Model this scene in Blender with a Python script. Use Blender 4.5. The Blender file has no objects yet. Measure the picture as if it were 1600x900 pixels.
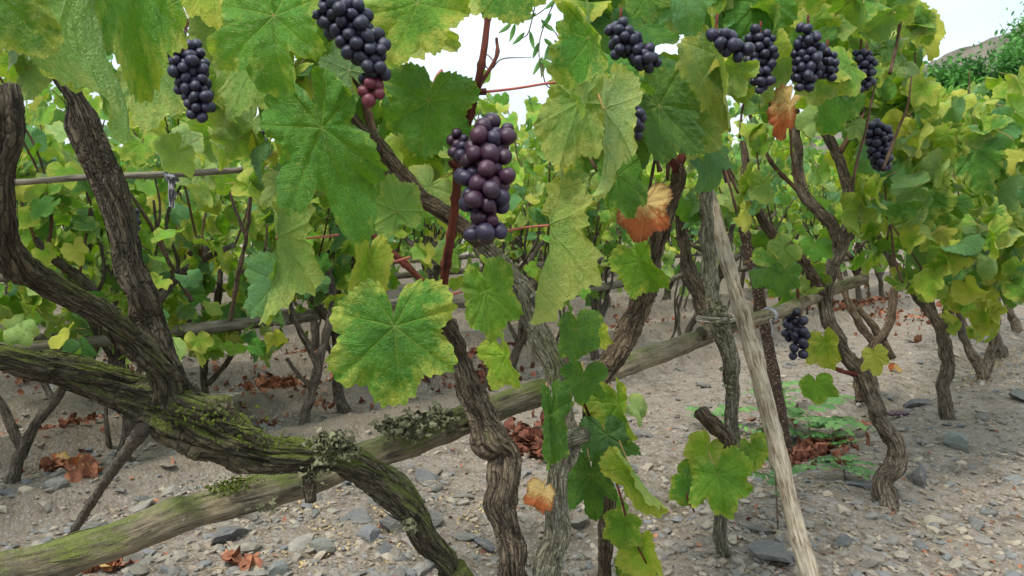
import bpy, math, random
import numpy as np
from mathutils import Matrix, Vector
random.seed(7)
RNG = np.random.default_rng(11)
pi = math.pi
S = bpy.context.scene
COL = S.collection

# ------------------------------------------------------------------ camera
FPX = 1240.0
CAMZ = 1.0
PITCH = math.radians(5.53)
cam_d = bpy.data.cameras.new("camera")
cam = bpy.data.objects.new("camera", cam_d)
COL.objects.link(cam)
cam.location = (0, 0, CAMZ)
cam.rotation_euler = (pi / 2 - PITCH, 0, 0)
cam_d.sensor_width = 36
cam_d.lens = FPX / 1600 * 36
cam_d.clip_start = 0.02
cam_d.clip_end = 2000
cam_d.dof.use_dof = True
cam_d.dof.focus_distance = 1.15
cam_d.dof.aperture_fstop = 24.0
S.camera = cam
CP = np.array([0, 0, CAMZ])
CR = np.array([1.0, 0, 0])
CU = np.array([0, math.sin(PITCH), math.cos(PITCH)])
CF = np.array([0, math.cos(PITCH), -math.sin(PITCH)])

def P(px, py, d):
    "world point seen at photo pixel (px,py), d metres deep"
    return CP + d * (CF + CR * (px - 800) / FPX - CU * (py - 450) / FPX)

def G(px, py, z=0.0):
    r = CF + CR * (px - 800) / FPX - CU * (py - 450) / FPX
    t = (z - CAMZ) / r[2]
    return CP + t * r

def proj(p):
    v = p - CP
    d = v @ CF
    d = np.where(np.abs(d) < 1e-6, 1e-6, d)
    return 800 + FPX * (v @ CR) / d, 450 - FPX * (v @ CU) / d, d

# ------------------------------------------------------------------ world, sun, exposure
SUN_EL, SUN_AZ = math.radians(58), math.radians(-35)     # azimuth from +Y, clockwise
w = bpy.data.worlds.new("World")
S.world = w
w.use_nodes = True
nt = w.node_tree
nt.nodes.clear()
out = nt.nodes.new('ShaderNodeOutputWorld')
bg = nt.nodes.new('ShaderNodeBackground')
sky = nt.nodes.new('ShaderNodeTexSky')
sky.sky_type = 'NISHITA'
sky.sun_disc = False
sky.sun_elevation = SUN_EL
sky.sun_rotation = SUN_AZ
bg.inputs['Strength'].default_value = 0.1
# overcast: a pale cloud layer over the sky, softly mottled
tc = nt.nodes.new('ShaderNodeTexCoord')
mp = nt.nodes.new('ShaderNodeMapping')
mp.inputs['Scale'].default_value = (1, 1, 3)
nz = nt.nodes.new('ShaderNodeTexNoise')
nz.inputs['Scale'].default_value = 2.2
nz.inputs['Detail'].default_value = 5
rp = nt.nodes.new('ShaderNodeValToRGB')
rp.color_ramp.elements[0].position = .3
rp.color_ramp.elements[0].color = (2.8, 3.4, 3.85, 1)
rp.color_ramp.elements[1].position = .7
rp.color_ramp.elements[1].color = (5.1, 5.4, 5.6, 1)
mx = nt.nodes.new('ShaderNodeMixRGB')
mx.inputs[0].default_value = .86
nt.links.new(tc.outputs['Generated'], mp.inputs[0])
nt.links.new(mp.outputs[0], nz.inputs['Vector'])
nt.links.new(nz.outputs[0], rp.inputs[0])
nt.links.new(sky.outputs[0], mx.inputs[1])
# an overcast sky is brighter overhead than near the horizon
sxy = nt.nodes.new('ShaderNodeSeparateXYZ'); nt.links.new(tc.outputs['Generated'], sxy.inputs[0])
gr_ = nt.nodes.new('ShaderNodeMapRange')
gr_.inputs['From Min'].default_value = 0.0; gr_.inputs['From Max'].default_value = 1.0
gr_.inputs['To Min'].default_value = .68; gr_.inputs['To Max'].default_value = 2.1
nt.links.new(sxy.outputs[2], gr_.inputs['Value'])
mul = nt.nodes.new('ShaderNodeVectorMath'); mul.operation = 'SCALE'
nt.links.new(rp.outputs[0], mul.inputs[0]); nt.links.new(gr_.outputs[0], mul.inputs['Scale'])
nt.links.new(mul.outputs[0], mx.inputs[2])
nt.links.new(mx.outputs[0], bg.inputs['Color'])
nt.links.new(bg.outputs[0], out.inputs[0])
sd = bpy.data.lights.new("sun", 'SUN')
sd.energy = 1.5
sd.angle = math.radians(10)
sd.color = (1, .95, .87)
sun = bpy.data.objects.new("sun", sd)
COL.objects.link(sun)
dirv = Vector((math.sin(SUN_AZ) * math.cos(SUN_EL), math.cos(SUN_AZ) * math.cos(SUN_EL) * -1, math.sin(SUN_EL)))
# sun stands behind the photographer's left shoulder
sky.sun_rotation = math.atan2(dirv.x, dirv.y)
sun.rotation_euler = dirv.to_track_quat('Z', 'Y').to_euler()
S.view_settings.view_transform = 'Standard'
S.view_settings.look = 'None'
S.view_settings.exposure = 1.50
S.view_settings.gamma = 1.0
S.cycles.max_bounces = 8
S.cycles.diffuse_bounces = 4
S.cycles.transmission_bounces = 6
S.cycles.transparent_max_bounces = 4

# ------------------------------------------------------------------ helpers
def new_obj(name, mesh, parent=None, mat=None, loc=None):
    o = bpy.data.objects.new(name, mesh)
    COL.objects.link(o)
    if mat is not None and mesh is not None and len(mesh.materials) == 0:
        mesh.materials.append(mat)
    if parent is not None:
        o.parent = parent
    if loc is not None:
        o.location = loc
    return o

def thing(name, label, cat, loc=(0, 0, 0), group=None):
    o = bpy.data.objects.new(name, None)
    COL.objects.link(o)
    o.empty_display_size = .1
    o.location = tuple(float(v) for v in loc)
    o['label'] = label
    o['category'] = cat
    if group:
        o['group'] = group
    return o

class Buf:
    "collects vertex/face arrays, builds one mesh"
    def __init__(s):
        s.v, s.q, s.t, s.a, s.n = [], [], [], [], 0
        s.qm, s.tm = [], []
    def add(s, v, quads=None, tris=None, attr=None, mi=0):
        v = np.asarray(v, float).reshape(-1, 3)
        s.v.append(v)
        if quads is not None and len(quads):
            q = np.asarray(quads, int).reshape(-1, 4)
            s.q.append(q + s.n); s.qm.append(np.full(len(q), mi))
        if tris is not None and len(tris):
            t = np.asarray(tris, int).reshape(-1, 3)
            s.t.append(t + s.n); s.tm.append(np.full(len(t), mi))
        s.a.append(np.zeros_like(v) if attr is None else np.asarray(attr, float).reshape(-1, 3))
        s.n += len(v)
    def mesh(s, name, mats=(), org=None, smooth=True):
        v = np.concatenate(s.v)
        if org is not None:
            v = v - np.asarray(org, float)
        q = np.concatenate(s.q) if s.q else np.zeros((0, 4), int)
        t = np.concatenate(s.t) if s.t else np.zeros((0, 3), int)
        me = bpy.data.meshes.new(name)
        me.vertices.add(len(v))
        me.vertices.foreach_set('co', v.astype(np.float32).ravel())
        nl = q.size + t.size
        me.loops.add(nl)
        me.loops.foreach_set('vertex_index', np.concatenate([q.ravel(), t.ravel()]).astype(np.int32))
        nf = len(q) + len(t)
        me.polygons.add(nf)
        ls = np.concatenate([np.arange(len(q)) * 4, q.size + np.arange(len(t)) * 3])
        me.polygons.foreach_set('loop_start', ls.astype(np.int32))
        me.polygons.foreach_set('use_smooth', np.full(nf, smooth))
        mi = np.concatenate((s.qm or [np.zeros(0)]) + (s.tm or [np.zeros(0)])) if (s.qm or s.tm) else np.zeros(nf)
        me.polygons.foreach_set('material_index', mi.astype(np.int32))
        at = me.attributes.new('bark', 'FLOAT_VECTOR', 'POINT')
        at.data.foreach_set('vector', np.concatenate(s.a).astype(np.float32).ravel())
        for m in mats:
            me.materials.append(m)
        me.update(calc_edges=True)
        me.validate()
        return me

def cr_spline(pts, rad, step):
    "Catmull-Rom through control points, resampled at even arc length"
    p = np.asarray(pts, float)
    r = np.asarray(rad, float)
    if len(p) == 2:
        p = np.array([p[0], (p[0] + p[1]) / 2, p[1]]); r = np.array([r[0], (r[0] + r[1]) / 2, r[1]])
    pe = np.vstack([2 * p[0] - p[1], p, 2 * p[-1] - p[-2]])
    re = np.concatenate([[r[0]], r, [r[-1]]])
    o, orr = [], []
    for i in range(1, len(pe) - 2):
        t = np.linspace(0, 1, 12, endpoint=False)[:, None]
        a, b, c, d = pe[i - 1], pe[i], pe[i + 1], pe[i + 2]
        o.append(.5 * ((2 * b) + (-a + c) * t + (2 * a - 5 * b + 4 * c - d) * t ** 2 + (-a + 3 * b - 3 * c + d) * t ** 3))
        u = t[:, 0]; us = u * u * (3 - 2 * u)
        orr.append(re[i] * (1 - us) + re[i + 1] * us)
    o = np.vstack(o + [pe[-2][None]])
    orr = np.concatenate(orr + [[re[-2]]])
    seg = np.linalg.norm(np.diff(o, axis=0), axis=1)
    L = np.concatenate([[0], np.cumsum(seg)])
    n = max(3, int(L[-1] / step) + 1)
    s = np.linspace(0, L[-1], n)
    return np.stack([np.interp(s, L, o[:, k]) for k in range(3)], 1), np.interp(s, L, orr), s

def frames(p):
    t = np.gradient(p, axis=0)
    t /= np.linalg.norm(t, axis=1)[:, None] + 1e-12
    a = np.array([0, 0, 1.0]) if abs(t[0][2]) < .9 else np.array([1.0, 0, 0])
    n = np.cross(t[0], a); n /= np.linalg.norm(n)
    N = [n]
    for i in range(1, len(p)):
        n = N[-1] - t[i] * (N[-1] @ t[i])
        n /= np.linalg.norm(n) + 1e-12
        N.append(n)
    N = np.array(N)
    return t, N, np.cross(t, N)

def smooth1d(n, scale, rng):
    k = max(2, int(n / max(scale, 1)) + 3)
    c = rng.standard_normal(k)
    x = np.linspace(0, k - 1.001, n)
    i = x.astype(int); f = x - i; f = f * f * (3 - 2 * f)
    return c[i] * (1 - f) + c[np.minimum(i + 1, k - 1)] * f

def tube(buf, pts, rad, nseg=14, step=.02, ridge=.0, lump=.0, twist=0.0, seed=0, burls=(), jit=0.0, mi=0, caps=True, shreds=0, flare=0, nodes=0):
    rng = np.random.default_rng(seed)
    p, r, s = cr_spline(pts, rad, step)
    n = len(p)
    if jit:
        for k in range(3):
            j = smooth1d(n, .05 / step, rng) * jit
            j *= np.minimum(1, np.minimum(s, s[-1] - s) / .05)
            p[:, k] += j
    t, N, B = frames(p)
    th = np.linspace(0, 2 * pi, nseg, endpoint=False)
    TH, Ls = np.meshgrid(th, s)
    f = np.zeros_like(TH)
    TW = TH + twist * Ls
    if ridge:
        for k, a in ((3, .5), (5, .6), (8, .7), (13, .55), (21, .35)):
            if k > nseg / 2.6:
                break
            ph = rng.uniform(0, 6.28) + smooth1d(n, .05 / step, rng)[:, None] * .8 + .5 * np.sin(TH * 2 + smooth1d(n, .04 / step, rng)[:, None] * 2)
            am = .6 + .5 * smooth1d(n, .08 / step, rng)[:, None]
            f += ridge * a * am * (.28 - (1 - np.abs(np.sin((k * TW + ph) / 2))) ** 2 * 1.7)
    if lump:
        for k in (1, 2, 3, 4):
            f += lump * .55 * smooth1d(n, .045 / step, rng)[:, None] * np.cos(k * TH + rng.uniform(0, 6.28) + smooth1d(n, .1 / step, rng)[:, None])
        f += lump * .5 * smooth1d(n, .05 / step, rng)[:, None]
        if nseg > 20:
            f += lump * .12 * rng.standard_normal(f.shape)
            cx, sy = np.cos(TW), np.sin(TW)
            sc = 1 / max(r.mean(), .006)
            for o_, am_ in ((1.0, 1.0), (2.3, .7), (5.1, .45)):
                f += lump * am_ * (vnoise(50 + cx * 1.6 * o_ + Ls * sc * .5 * o_, 50 + sy * 1.6 * o_ - Ls * sc * .3 * o_, seed) - .5)
    if ridge or lump:
        f -= np.percentile(f, 80)
    for (bs, bt, bz, ba) in burls:
        dt = np.angle(np.exp(1j * (TH - bt)))
        f += ba * np.exp(-(((Ls - bs * s[-1]) / bz) ** 2) - (dt / .9) ** 2)
    if nodes:
        f += .38 * np.exp(-(((Ls + seed * .013) % nodes - nodes / 2) / .0045) ** 2)
    if flare:
        f += flare * np.exp(-Ls / .05)
    RR = r[:, None] * (1 + np.clip(f, -.6, 2))
    V = p[:, None, :] + RR[..., None] * (np.cos(TH)[..., None] * N[:, None, :] + np.sin(TH)[..., None] * B[:, None, :])
    A = np.stack([np.cos(TW) * r.mean(), np.sin(TW) * r.mean(), Ls + seed * .37], -1)
    i = np.arange(n - 1)[:, None] * nseg
    j = np.arange(nseg)[None]
    jn = (j + 1) % nseg
    q = np.stack([i + j, i + jn, i + nseg + jn, i + nseg + j], -1).reshape(-1, 4)
    Vf = V.reshape(-1, 3); Af = A.reshape(-1, 3)
    tr = []
    if caps:
        c0, c1 = len(Vf), len(Vf) + 1
        Vf = np.vstack([Vf, p[0] - t[0] * r[0] * .15, p[-1] + t[-1] * r[-1] * .15])
        Af = np.vstack([Af, [0, 0, 0], [0, 0, Ls[-1, 0]]])
        e = (n - 1) * nseg
        for k in range(nseg):
            kn = (k + 1) % nseg
            tr.append((c0, kn, k)); tr.append((c1, e + k, e + kn))
    buf.add(Vf, q, tr, Af, mi)
    # shreds of loose bark: thin ribbons running along the tube, ends lifted
    for _ in range(shreds):
        m = 9
        k0 = rng.integers(1, max(2, n - m * 2 - 1)) if n > m * 2 + 3 else 1
        ln = int(min(n - k0 - 1, rng.integers(5, 5 + int(.12 / step))))
        if ln < 4:
            continue
        idx = np.linspace(k0, k0 + ln - 1, 7).astype(int)
        a0 = rng.uniform(0, 2 * pi) - twist * s[idx]
        wd = rng.uniform(.03, .09) * 2
        lift = np.interp(np.arange(7), [0, 1, 5, 6], [rng.uniform(0, .10), 0.01, 0.01, rng.uniform(.02, .16)])
        aa = a0 + rng.uniform(-.3, .3) * np.linspace(0, 1, 7)
        vv, at = [], []
        for sd_, ex in ((-1, 0), (0, .03), (1, 0)):
            ang = aa + sd_ * wd / 2 * np.interp(np.arange(7), [0, 1, 5, 6], [.3, 1, 1, .2])
            jj = (np.round(ang / (2 * pi) * nseg).astype(int)) % nseg
            rr = RR[idx, jj] * (1.02 + lift + ex) + .0006
            vv.append(p[idx] + rr[:, None] * (np.cos(ang)[:, None] * N[idx] + np.sin(ang)[:, None] * B[idx]))
            at.append(np.stack([np.cos(ang) * r.mean(), np.sin(ang) * r.mean(), s[idx] + 3.3], -1))
        vv = np.array(vv).reshape(-1, 3); at = np.array(at).reshape(-1, 3)
        qq = []
        for c in range(2):
            for k in range(6):
                qq.append((c * 7 + k, c * 7 + k + 1, (c + 1) * 7 + k + 1, (c + 1) * 7 + k))
        buf.add(vv, qq, None, at, mi)
    return p, r, s

SLIM = .79
def PT(lst, scale_r=True):
    "[(px,py,d,rpx)] -> world points and radii"
    pts = [P(a[0], a[1], a[2]) for a in lst]
    rad = [a[3] / FPX * a[2] * SLIM for a in lst]
    return pts, rad

def vnoise(x, y, seed=0):
    xi = np.floor(x).astype(np.int64); yi = np.floor(y).astype(np.int64)
    fx = x - xi; fy = y - yi
    fx = fx * fx * (3 - 2 * fx); fy = fy * fy * (3 - 2 * fy)
    def h(a, b):
        n = (a * 374761393 + b * 668265263 + seed * 1442695041) & 0x7fffffff
        n = ((n ^ (n >> 13)) * 1274126177) & 0x7fffffff
        return ((n ^ (n >> 16)) & 0xffff) / 65535.0
    return (h(xi, yi) * (1 - fx) + h(xi + 1, yi) * fx) * (1 - fy) + (h(xi, yi + 1) * (1 - fx) + h(xi + 1, yi + 1) * fx) * fy

# ------------------------------------------------------------------ materials
class NT:
    def __init__(s, name):
        s.m = bpy.data.materials.new(name)
        s.m.use_nodes = True
        s.t = s.m.node_tree
        s.t.nodes.clear()
    def n(s, typ, **kw):
        nd = s.t.nodes.new('ShaderNode' + typ)
        for k, v in kw.items():
            if hasattr(nd, k):
                setattr(nd, k, v)
            else:
                nd.inputs[k].default_value = v
        return nd
    def l(s, a, b):
        s.t.links.new(a, b)
    def val(s, x, sock):
        if hasattr(x, 'is_linked'):
            s.l(x, sock)
        elif x is not None:
            sock.default_value = x
    def math(s, op, a, b=None, c=None):
        nd = s.n('Math', operation=op)
        s.val(a, nd.inputs[0]); s.val(b, nd.inputs[1])
        if c is not None:
            s.val(c, nd.inputs[2])
        return nd.outputs[0]
    def ramp(s, f, stops, interp='LINEAR'):
        nd = s.n('ValToRGB')
        nd.color_ramp.interpolation = interp
        e = nd.color_ramp.elements
        while len(e) < len(stops):
            e.new(.5)
        for i, (p_, c) in enumerate(stops):
            e[i].position = p_
            e[i].color = (c, c, c, 1) if not hasattr(c, '__len__') else (*c, 1)
        s.l(f, nd.inputs[0])
        return nd.outputs[0]
    def mix(s, f, a, b, mode='MIX'):
        nd = s.n('MixRGB', blend_type=mode)
        s.val(f, nd.inputs[0])
        for x, k in ((a, 1), (b, 2)):
            if isinstance(x, tuple):
                nd.inputs[k].default_value = (*x, 1)
            else:
                s.l(x, nd.inputs[k])
        return nd.outputs[0]
    def noise(s, vec, scale, detail=4, rough=.55, dist=0.0):
        nd = s.n('TexNoise')
        nd.inputs['Scale'].default_value = scale
        nd.inputs['Detail'].default_value = detail
        nd.inputs['Roughness'].default_value = rough
        nd.inputs['Distortion'].default_value = dist
        if vec is not None:
            s.l(vec, nd.inputs['Vector'])
        return nd.outputs[0]
    def mapping(s, vec, scale=(1, 1, 1), loc=(0, 0, 0)):
        nd = s.n('Mapping')
        nd.inputs['Scale'].default_value = scale
        nd.inputs['Location'].default_value = loc
        s.l(vec, nd.inputs[0])
        return nd.outputs[0]
    def bump(s, h, strength=.5, dist=.01, prev=None):
        nd = s.n('Bump')
        nd.inputs['Strength'].default_value = strength
        nd.inputs['Distance'].default_value = dist
        s.l(h, nd.inputs['Height'])
        if prev is not None:
            s.l(prev, nd.inputs['Normal'])
        return nd.outputs[0]
    def out(s, sh):
        o = s.n('OutputMaterial')
        s.l(sh, o.inputs[0])
        return s.m
    def bsdf(s, col, rough=.7, nrm=None, spec=.5):
        b = s.n('BsdfPrincipled')
        s.val(col if not isinstance(col, tuple) else (*col, 1), b.inputs['Base Color'])
        s.val(rough, b.inputs['Roughness'])
        b.inputs['Specular IOR Level'].default_value = spec
        if nrm is not None:
            s.l(nrm, b.inputs['Normal'])
        return b.outputs[0]

BK = 1.15
def bark_mat(name, dark, light, moss=0.0, lichen=0.0, mosscol=(.10, .14, .015), sc=1.0, lichcol=(.33, .35, .28), warm=None, plates=.8):
    m = NT(name)
    at = m.n('Attribute', attribute_name='bark')
    v = at.outputs['Vector']
    tcn = m.n('TexCoord')
    ob = tcn.outputs['Object']
    st = m.mapping(v, (1, 1, .11))
    n1 = m.noise(st, 190 * sc, 6, .65, .3)
    n2 = m.noise(st, 620 * sc, 4, .6)
    n3 = m.noise(v, 26 * sc, 4, .6)
    c = m.ramp(n1, [(.38, tuple(x * .6 for x in dark)), (.5, tuple(a * .65 + b * .35 for a, b in zip(dark, light))), (.66, light)])
    c = m.mix(m.math('MULTIPLY', n2, .5), c, tuple(x * 1.5 for x in light), 'SOFT_LIGHT')
    c = m.mix(m.ramp(n3, [(.4, 0.0), (.65, .55)]), c, warm or tuple(x * .9 for x in light))
    dv = m.n('VectorMath', operation='ADD')
    wob = m.n('TexNoise'); wob.inputs['Scale'].default_value = 60
    m.l(v, wob.inputs['Vector'])
    ws = m.n('VectorMath', operation='SCALE'); ws.inputs['Scale'].default_value = .010
    m.l(wob.outputs['Color'], ws.inputs[0])
    m.l(m.mapping(v, (1, 1, .2)), dv.inputs[0]); m.l(ws.outputs[0], dv.inputs[1])
    vc = m.n('TexVoronoi', feature='DISTANCE_TO_EDGE'); vc.inputs['Scale'].default_value = 150 * sc
    m.l(dv.outputs[0], vc.inputs['Vector'])
    crack = m.ramp(vc.outputs['Distance'], [(.0, 0.0), (.16, 1.0)])
    c = m.mix(m.math('MULTIPLY', m.math('SUBTRACT', 1.0, crack), plates * .8), c, tuple(x * .5 for x in dark))
    hgt = m.math('ADD', n1, m.math('MULTIPLY', n2, .4))
    hgt = m.math('ADD', hgt, m.math('MULTIPLY', crack, plates * .5))
    if moss > 0:
        g = m.n('NewGeometry')
        sx = m.n('SeparateXYZ'); m.l(g.outputs['Normal'], sx.inputs[0])
        nm = m.noise(ob, 9, 6, .7)
        k = m.math('ADD', m.math('MULTIPLY', sx.outputs['Z'], .35), m.math('MULTIPLY_ADD', nm, 1.5, -.95 + moss))
        k = m.math('ADD', k, m.math('MULTIPLY_ADD', n1, .6, -.3))
        mk = m.ramp(k, [(.12, 0.0), (.42, .9)])
        mc = m.mix(m.noise(ob, 160, 3), tuple(x * .45 for x in mosscol), tuple(x * 1.6 for x in mosscol))
        c = m.mix(mk, c, mc)
        hgt = m.math('ADD', hgt, m.math('MULTIPLY', mk, m.noise(ob, 420, 3)))
    if lichen > 0:
        nl_ = m.noise(ob, 55, 5, .7)
        lk = m.ramp(nl_, [(.70 - .12 * lichen, 0.0), (.76 - .12 * lichen, .6)])
        c = m.mix(lk, c, m.mix(n2, tuple(x * .8 for x in lichcol), tuple(min(1, x * 1.3) for x in lichcol)))
    nb = m.bump(hgt, 1.0, .007)
    return m.out(m.bsdf(c, .88, nb, .25))

M = {}
M['bark_mossy'] = bark_mat('mossy_bark', (.026, .022, .015), (.20, .168, .11), moss=.33, lichen=.3, mosscol=(.115, .14, .022))
M['bark_dark'] = bark_mat('dark_grey_bark', (.028, .023, .016), (.19, .155, .105), moss=.16, lichen=.2, mosscol=(.09, .10, .02))  # dark grey bark with less moss than the mossy one
M['pole_mossy'] = bark_mat('mossy_pole', (.075, .066, .045), (.27, .24, .175), moss=.28, lichen=.4, mosscol=(.13, .155, .03), sc=.65, warm=(.34, .27, .17), plates=.0)
M['bark_grey'] = bark_mat('grey_brown_bark', (.04, .031, .022), (.31, .25, .18), moss=.02, lichen=.45)
M['bark_pale'] = bark_mat('pale_lichen_bark', (.06, .053, .034), (.36, .33, .235), moss=.14, lichen=.95, mosscol=(.14, .17, .04))
M['bark_brown'] = bark_mat('brown_bark', (.032, .023, .015), (.25, .185, .12), moss=.04, lichen=.3)
M['bark_far'] = bark_mat('far_bark', (.04, .032, .025), (.23, .19, .145), lichen=.3)
M['cane_red'] = bark_mat('red_cane', (.07, .018, .012), (.20, .06, .04), sc=.8, plates=0)
M['cane_brown'] = bark_mat('brown_cane', (.05, .03, .018), (.18, .11, .065), sc=.8, plates=0)
M['pole_wood'] = bark_mat('weathered_pole', (.10, .085, .055), (.30, .26, .185), moss=.14, lichen=.45, mosscol=(.11, .13, .025), sc=.65, warm=(.32, .25, .16), plates=.0)
M['pole_far'] = bark_mat('far_pole_wood', (.08, .07, .05), (.25, .22, .17), moss=.02, lichen=.3, sc=.4, plates=0)
M['stake_pale'] = bark_mat('stripped_stake', (.15, .11, .07), (.50, .43, .32), sc=.95, warm=(.50, .45, .35), plates=0)

def simple_mat(name, c1, c2, scale=30, rough=.7, bump=.3, spec=.3, dist=.003):
    m = NT(name)
    tcn = m.n('TexCoord')
    n_ = m.noise(tcn.outputs['Object'], scale, 5, .6)
    c = m.ramp(n_, [(.35, c1), (.65, c2)])
    return m.out(m.bsdf(c, rough, m.bump(n_, bump, dist), spec))

def stake_dark_mat():
    m = NT('dark_speckled_stake')
    tcn = m.n('TexCoord')
    n_ = m.noise(tcn.outputs['Object'], 30, 5, .6)
    c = m.ramp(n_, [(.35, (.035, .022, .016)), (.65, (.09, .06, .045))])
    vo = m.n('TexVoronoi'); vo.inputs['Scale'].default_value = 110
    m.l(tcn.outputs['Object'], vo.inputs['Vector'])
    k = m.ramp(vo.outputs['Distance'], [(.18, 1.0), (.26, 0.0)])
    c = m.mix(k, c, (.42, .36, .27))
    return m.out(m.bsdf(c, .8, m.bump(k, .4, .002), .2))
M['stake_dark'] = stake_dark_mat()
M['petiole'] = simple_mat('petiole', (.30, .05, .045), (.40, .12, .07), 40, .45, .1, .4)
M['petiole_green'] = simple_mat('green_petiole', (.20, .17, .04), (.30, .16, .06), 60, .5, .1, .4)
M['twine'] = simple_mat('twine', (.16, .14, .10), (.36, .33, .27), 200, .9, .5, .1)
M['rag'] = simple_mat('grey_rag', (.12, .12, .13), (.26, .26, .28), 60, .9, .4, .1)
M['wire'] = simple_mat('grey_wire', (.22, .22, .23), (.40, .41, .43), 60, .5, .1, .5)
M['lichen'] = simple_mat('grey_green_lichen', (.05, .05, .028), (.19, .19, .11), 70, .95, .4, .1)
M['moss'] = simple_mat('moss', (.03, .045, .006), (.10, .13, .02), 90, 1.0, .4, .05)
M['litter'] = simple_mat('dry_leaf_litter', (.11, .04, .022), (.33, .14, .075), 35, .8, .4, .2)
M['litter_dark'] = simple_mat('old_leaf_litter', (.06, .022, .014), (.19, .07, .04), 35, .8, .4, .2)
M['petal'] = simple_mat('yellow_petal_litter', (.30, .20, .08), (.48, .37, .17), 25, .7, .2, .2)
M['straw'] = simple_mat('straw', (.20, .15, .08), (.42, .34, .20), 25, .8, .2, .2)
M['twig'] = simple_mat('dry_twig', (.07, .05, .035), (.22, .17, .12), 40, .9, .3, .2)

def leaf_mat(name, trans=.38):
    m = NT(name)
    uv = m.n('UVMap', uv_map='vein')
    ed = m.n('UVMap', uv_map='edge')
    s1 = m.n('SeparateXYZ'); m.l(uv.outputs[0], s1.inputs[0])
    s2 = m.n('SeparateXYZ'); m.l(ed.outputs[0], s2.inputs[0])
    u, v = s1.outputs[0], s1.outputs[1]
    sr = s2.outputs[0]
    oi = m.n('ObjectInfo')
    tcn = m.n('TexCoord')
    off = m.n('VectorMath', operation='ADD')
    m.l(tcn.outputs['Object'], off.inputs[0])
    rv = m.n('CombineXYZ')
    r10 = m.math('MULTIPLY', oi.outputs['Random'], 50)
    m.l(r10, rv.inputs[0]); m.l(r10, rv.inputs[1])
    m.l(rv.outputs[0], off.inputs[1])
    ov = off.outputs[0]
    # veins
    wmain = m.math('MULTIPLY_ADD', u, -.008, .012)
    mainv = m.math('SUBTRACT', 1.0, m.math('DIVIDE', v, wmain))
    mainv = m.math('MAXIMUM', mainv, 0.0)
    st = m.math('FRACT', m.math('DIVIDE', m.math('SUBTRACT', u, m.math('MULTIPLY', v, .95)), .125))
    st = m.math('ABSOLUTE', m.math('SUBTRACT', st, .5))
    sec = m.ramp(st, [(0.0, 1.0), (.055, 0.0)])
    tert = m.n('TexVoronoi', feature='DISTANCE_TO_EDGE'); tert.inputs['Scale'].default_value = 26
    m.l(ov, tert.inputs['Vector'])
    ter = m.ramp(tert.outputs['Distance'], [(0.0, 1.0), (.12, 0.0)])
    vein = m.math('MAXIMUM', m.ramp(mainv, [(0.0, 0.0), (.5, 1.0)]), m.math('MULTIPLY', sec, .5))
    veinall = m.math('MAXIMUM', vein, m.math('MULTIPLY', ter, .05))
    # colour
    base = oi.outputs['Color']
    al = oi.outputs['Alpha']
    big = m.noise(ov, 2.2, 3, .55)
    fine = m.noise(ov, 14, 4, .65)
    pat = m.noise(ov, 1.4, 3, .5, .6)
    base = m.mix(m.ramp(pat, [(.38, .75), (.58, 0.0)]), base, m.mix(1.0, base, (.48, .62, .6), 'MULTIPLY'))
    col = m.mix(m.ramp(big, [(.35, 0.0), (.7, .65)]), base, m.mix(.5, base, (.20, .36, .03)))
    col = m.mix(m.math('MULTIPLY', m.ramp(fine, [(.3, 1.0), (.58, 0.0)]), .6), col, m.mix(1.0, base, (.5, .6, .45), 'MULTIPLY'))
    # yellowing: patches between veins, more near the margin
    yk = m.math('ADD', m.math('MULTIPLY', sr, .42), m.math('MULTIPLY', m.noise(ov, 4.5, 5, .7), .95))
    yk = m.math('ADD', yk, m.math('MULTIPLY_ADD', al, .75, -1.02))
    yk = m.ramp(yk, [(0.0, 0.0), (.3, .85)])
    col = m.mix(yk, col, m.mix(fine, (.36, .40, .05), (.58, .52, .10)))
    # small pale spots and freckles
    vs = m.n('TexVoronoi'); vs.inputs['Scale'].default_value = 17
    m.l(ov, vs.inputs['Vector'])
    sp = m.ramp(vs.outputs['Distance'], [(.10, 1.0), (.34, 0.0)])
    sp = m.math('MULTIPLY', sp, m.ramp(m.noise(ov, 3.1, 2), [(.5, 0.0), (.66, .7)]))
    col = m.mix(sp, col, (.34, .36, .07))
    vb = m.n('TexVoronoi'); vb.inputs['Scale'].default_value = 4.3
    m.l(ov, vb.inputs['Vector'])
    br = m.ramp(m.math('ADD', vb.outputs['Distance'], m.math('MULTIPLY', fine, .12)), [(.085, .9), (.115, 0.0)])
    br = m.math('MULTIPLY', br, m.ramp(m.noise(ov, 1.7, 2), [(.5, 0.0), (.56, 1.0)]))
    col = m.mix(br, col, (.10, .045, .015))
    rim = m.ramp(m.math('ADD', sr, m.math('MULTIPLY', m.noise(ov, 9, 3), .10)), [(1.015, 0.0), (1.06, .8)])
    col = m.mix(rim, col, (.36, .30, .07))
    col = m.mix(m.math('MULTIPLY', veinall, .34), col, (.33, .38, .10))
    under = m.mix(.42, col, (.24, .33, .12))
    g = m.n('NewGeometry')
    colf = m.mix(g.outputs['Backfacing'], col, under)
    hgt = m.math('SUBTRACT', m.math('MULTIPLY', fine, .35), m.math('MULTIPLY', veinall, .8))
    nb = m.bump(hgt, .55, .04)
    rough = m.math('MULTIPLY_ADD', fine, .25, .33)
    b = m.bsdf(colf, rough, nb, .36)
    tr = m.n('BsdfTranslucent')
    tcol = m.mix(1.0, m.mix(.34, col, (.34, .60, .02)), (1.0, 1.0, .45), 'MULTIPLY')
    m.l(tcol, tr.inputs[0]); m.l(nb, tr.inputs['Normal'])
    mxs = m.n('MixShader'); mxs.inputs[0].default_value = trans
    m.l(b, mxs.inputs[1]); m.l(tr.outputs[0], mxs.inputs[2])
    return m.out(mxs.outputs[0])
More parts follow.
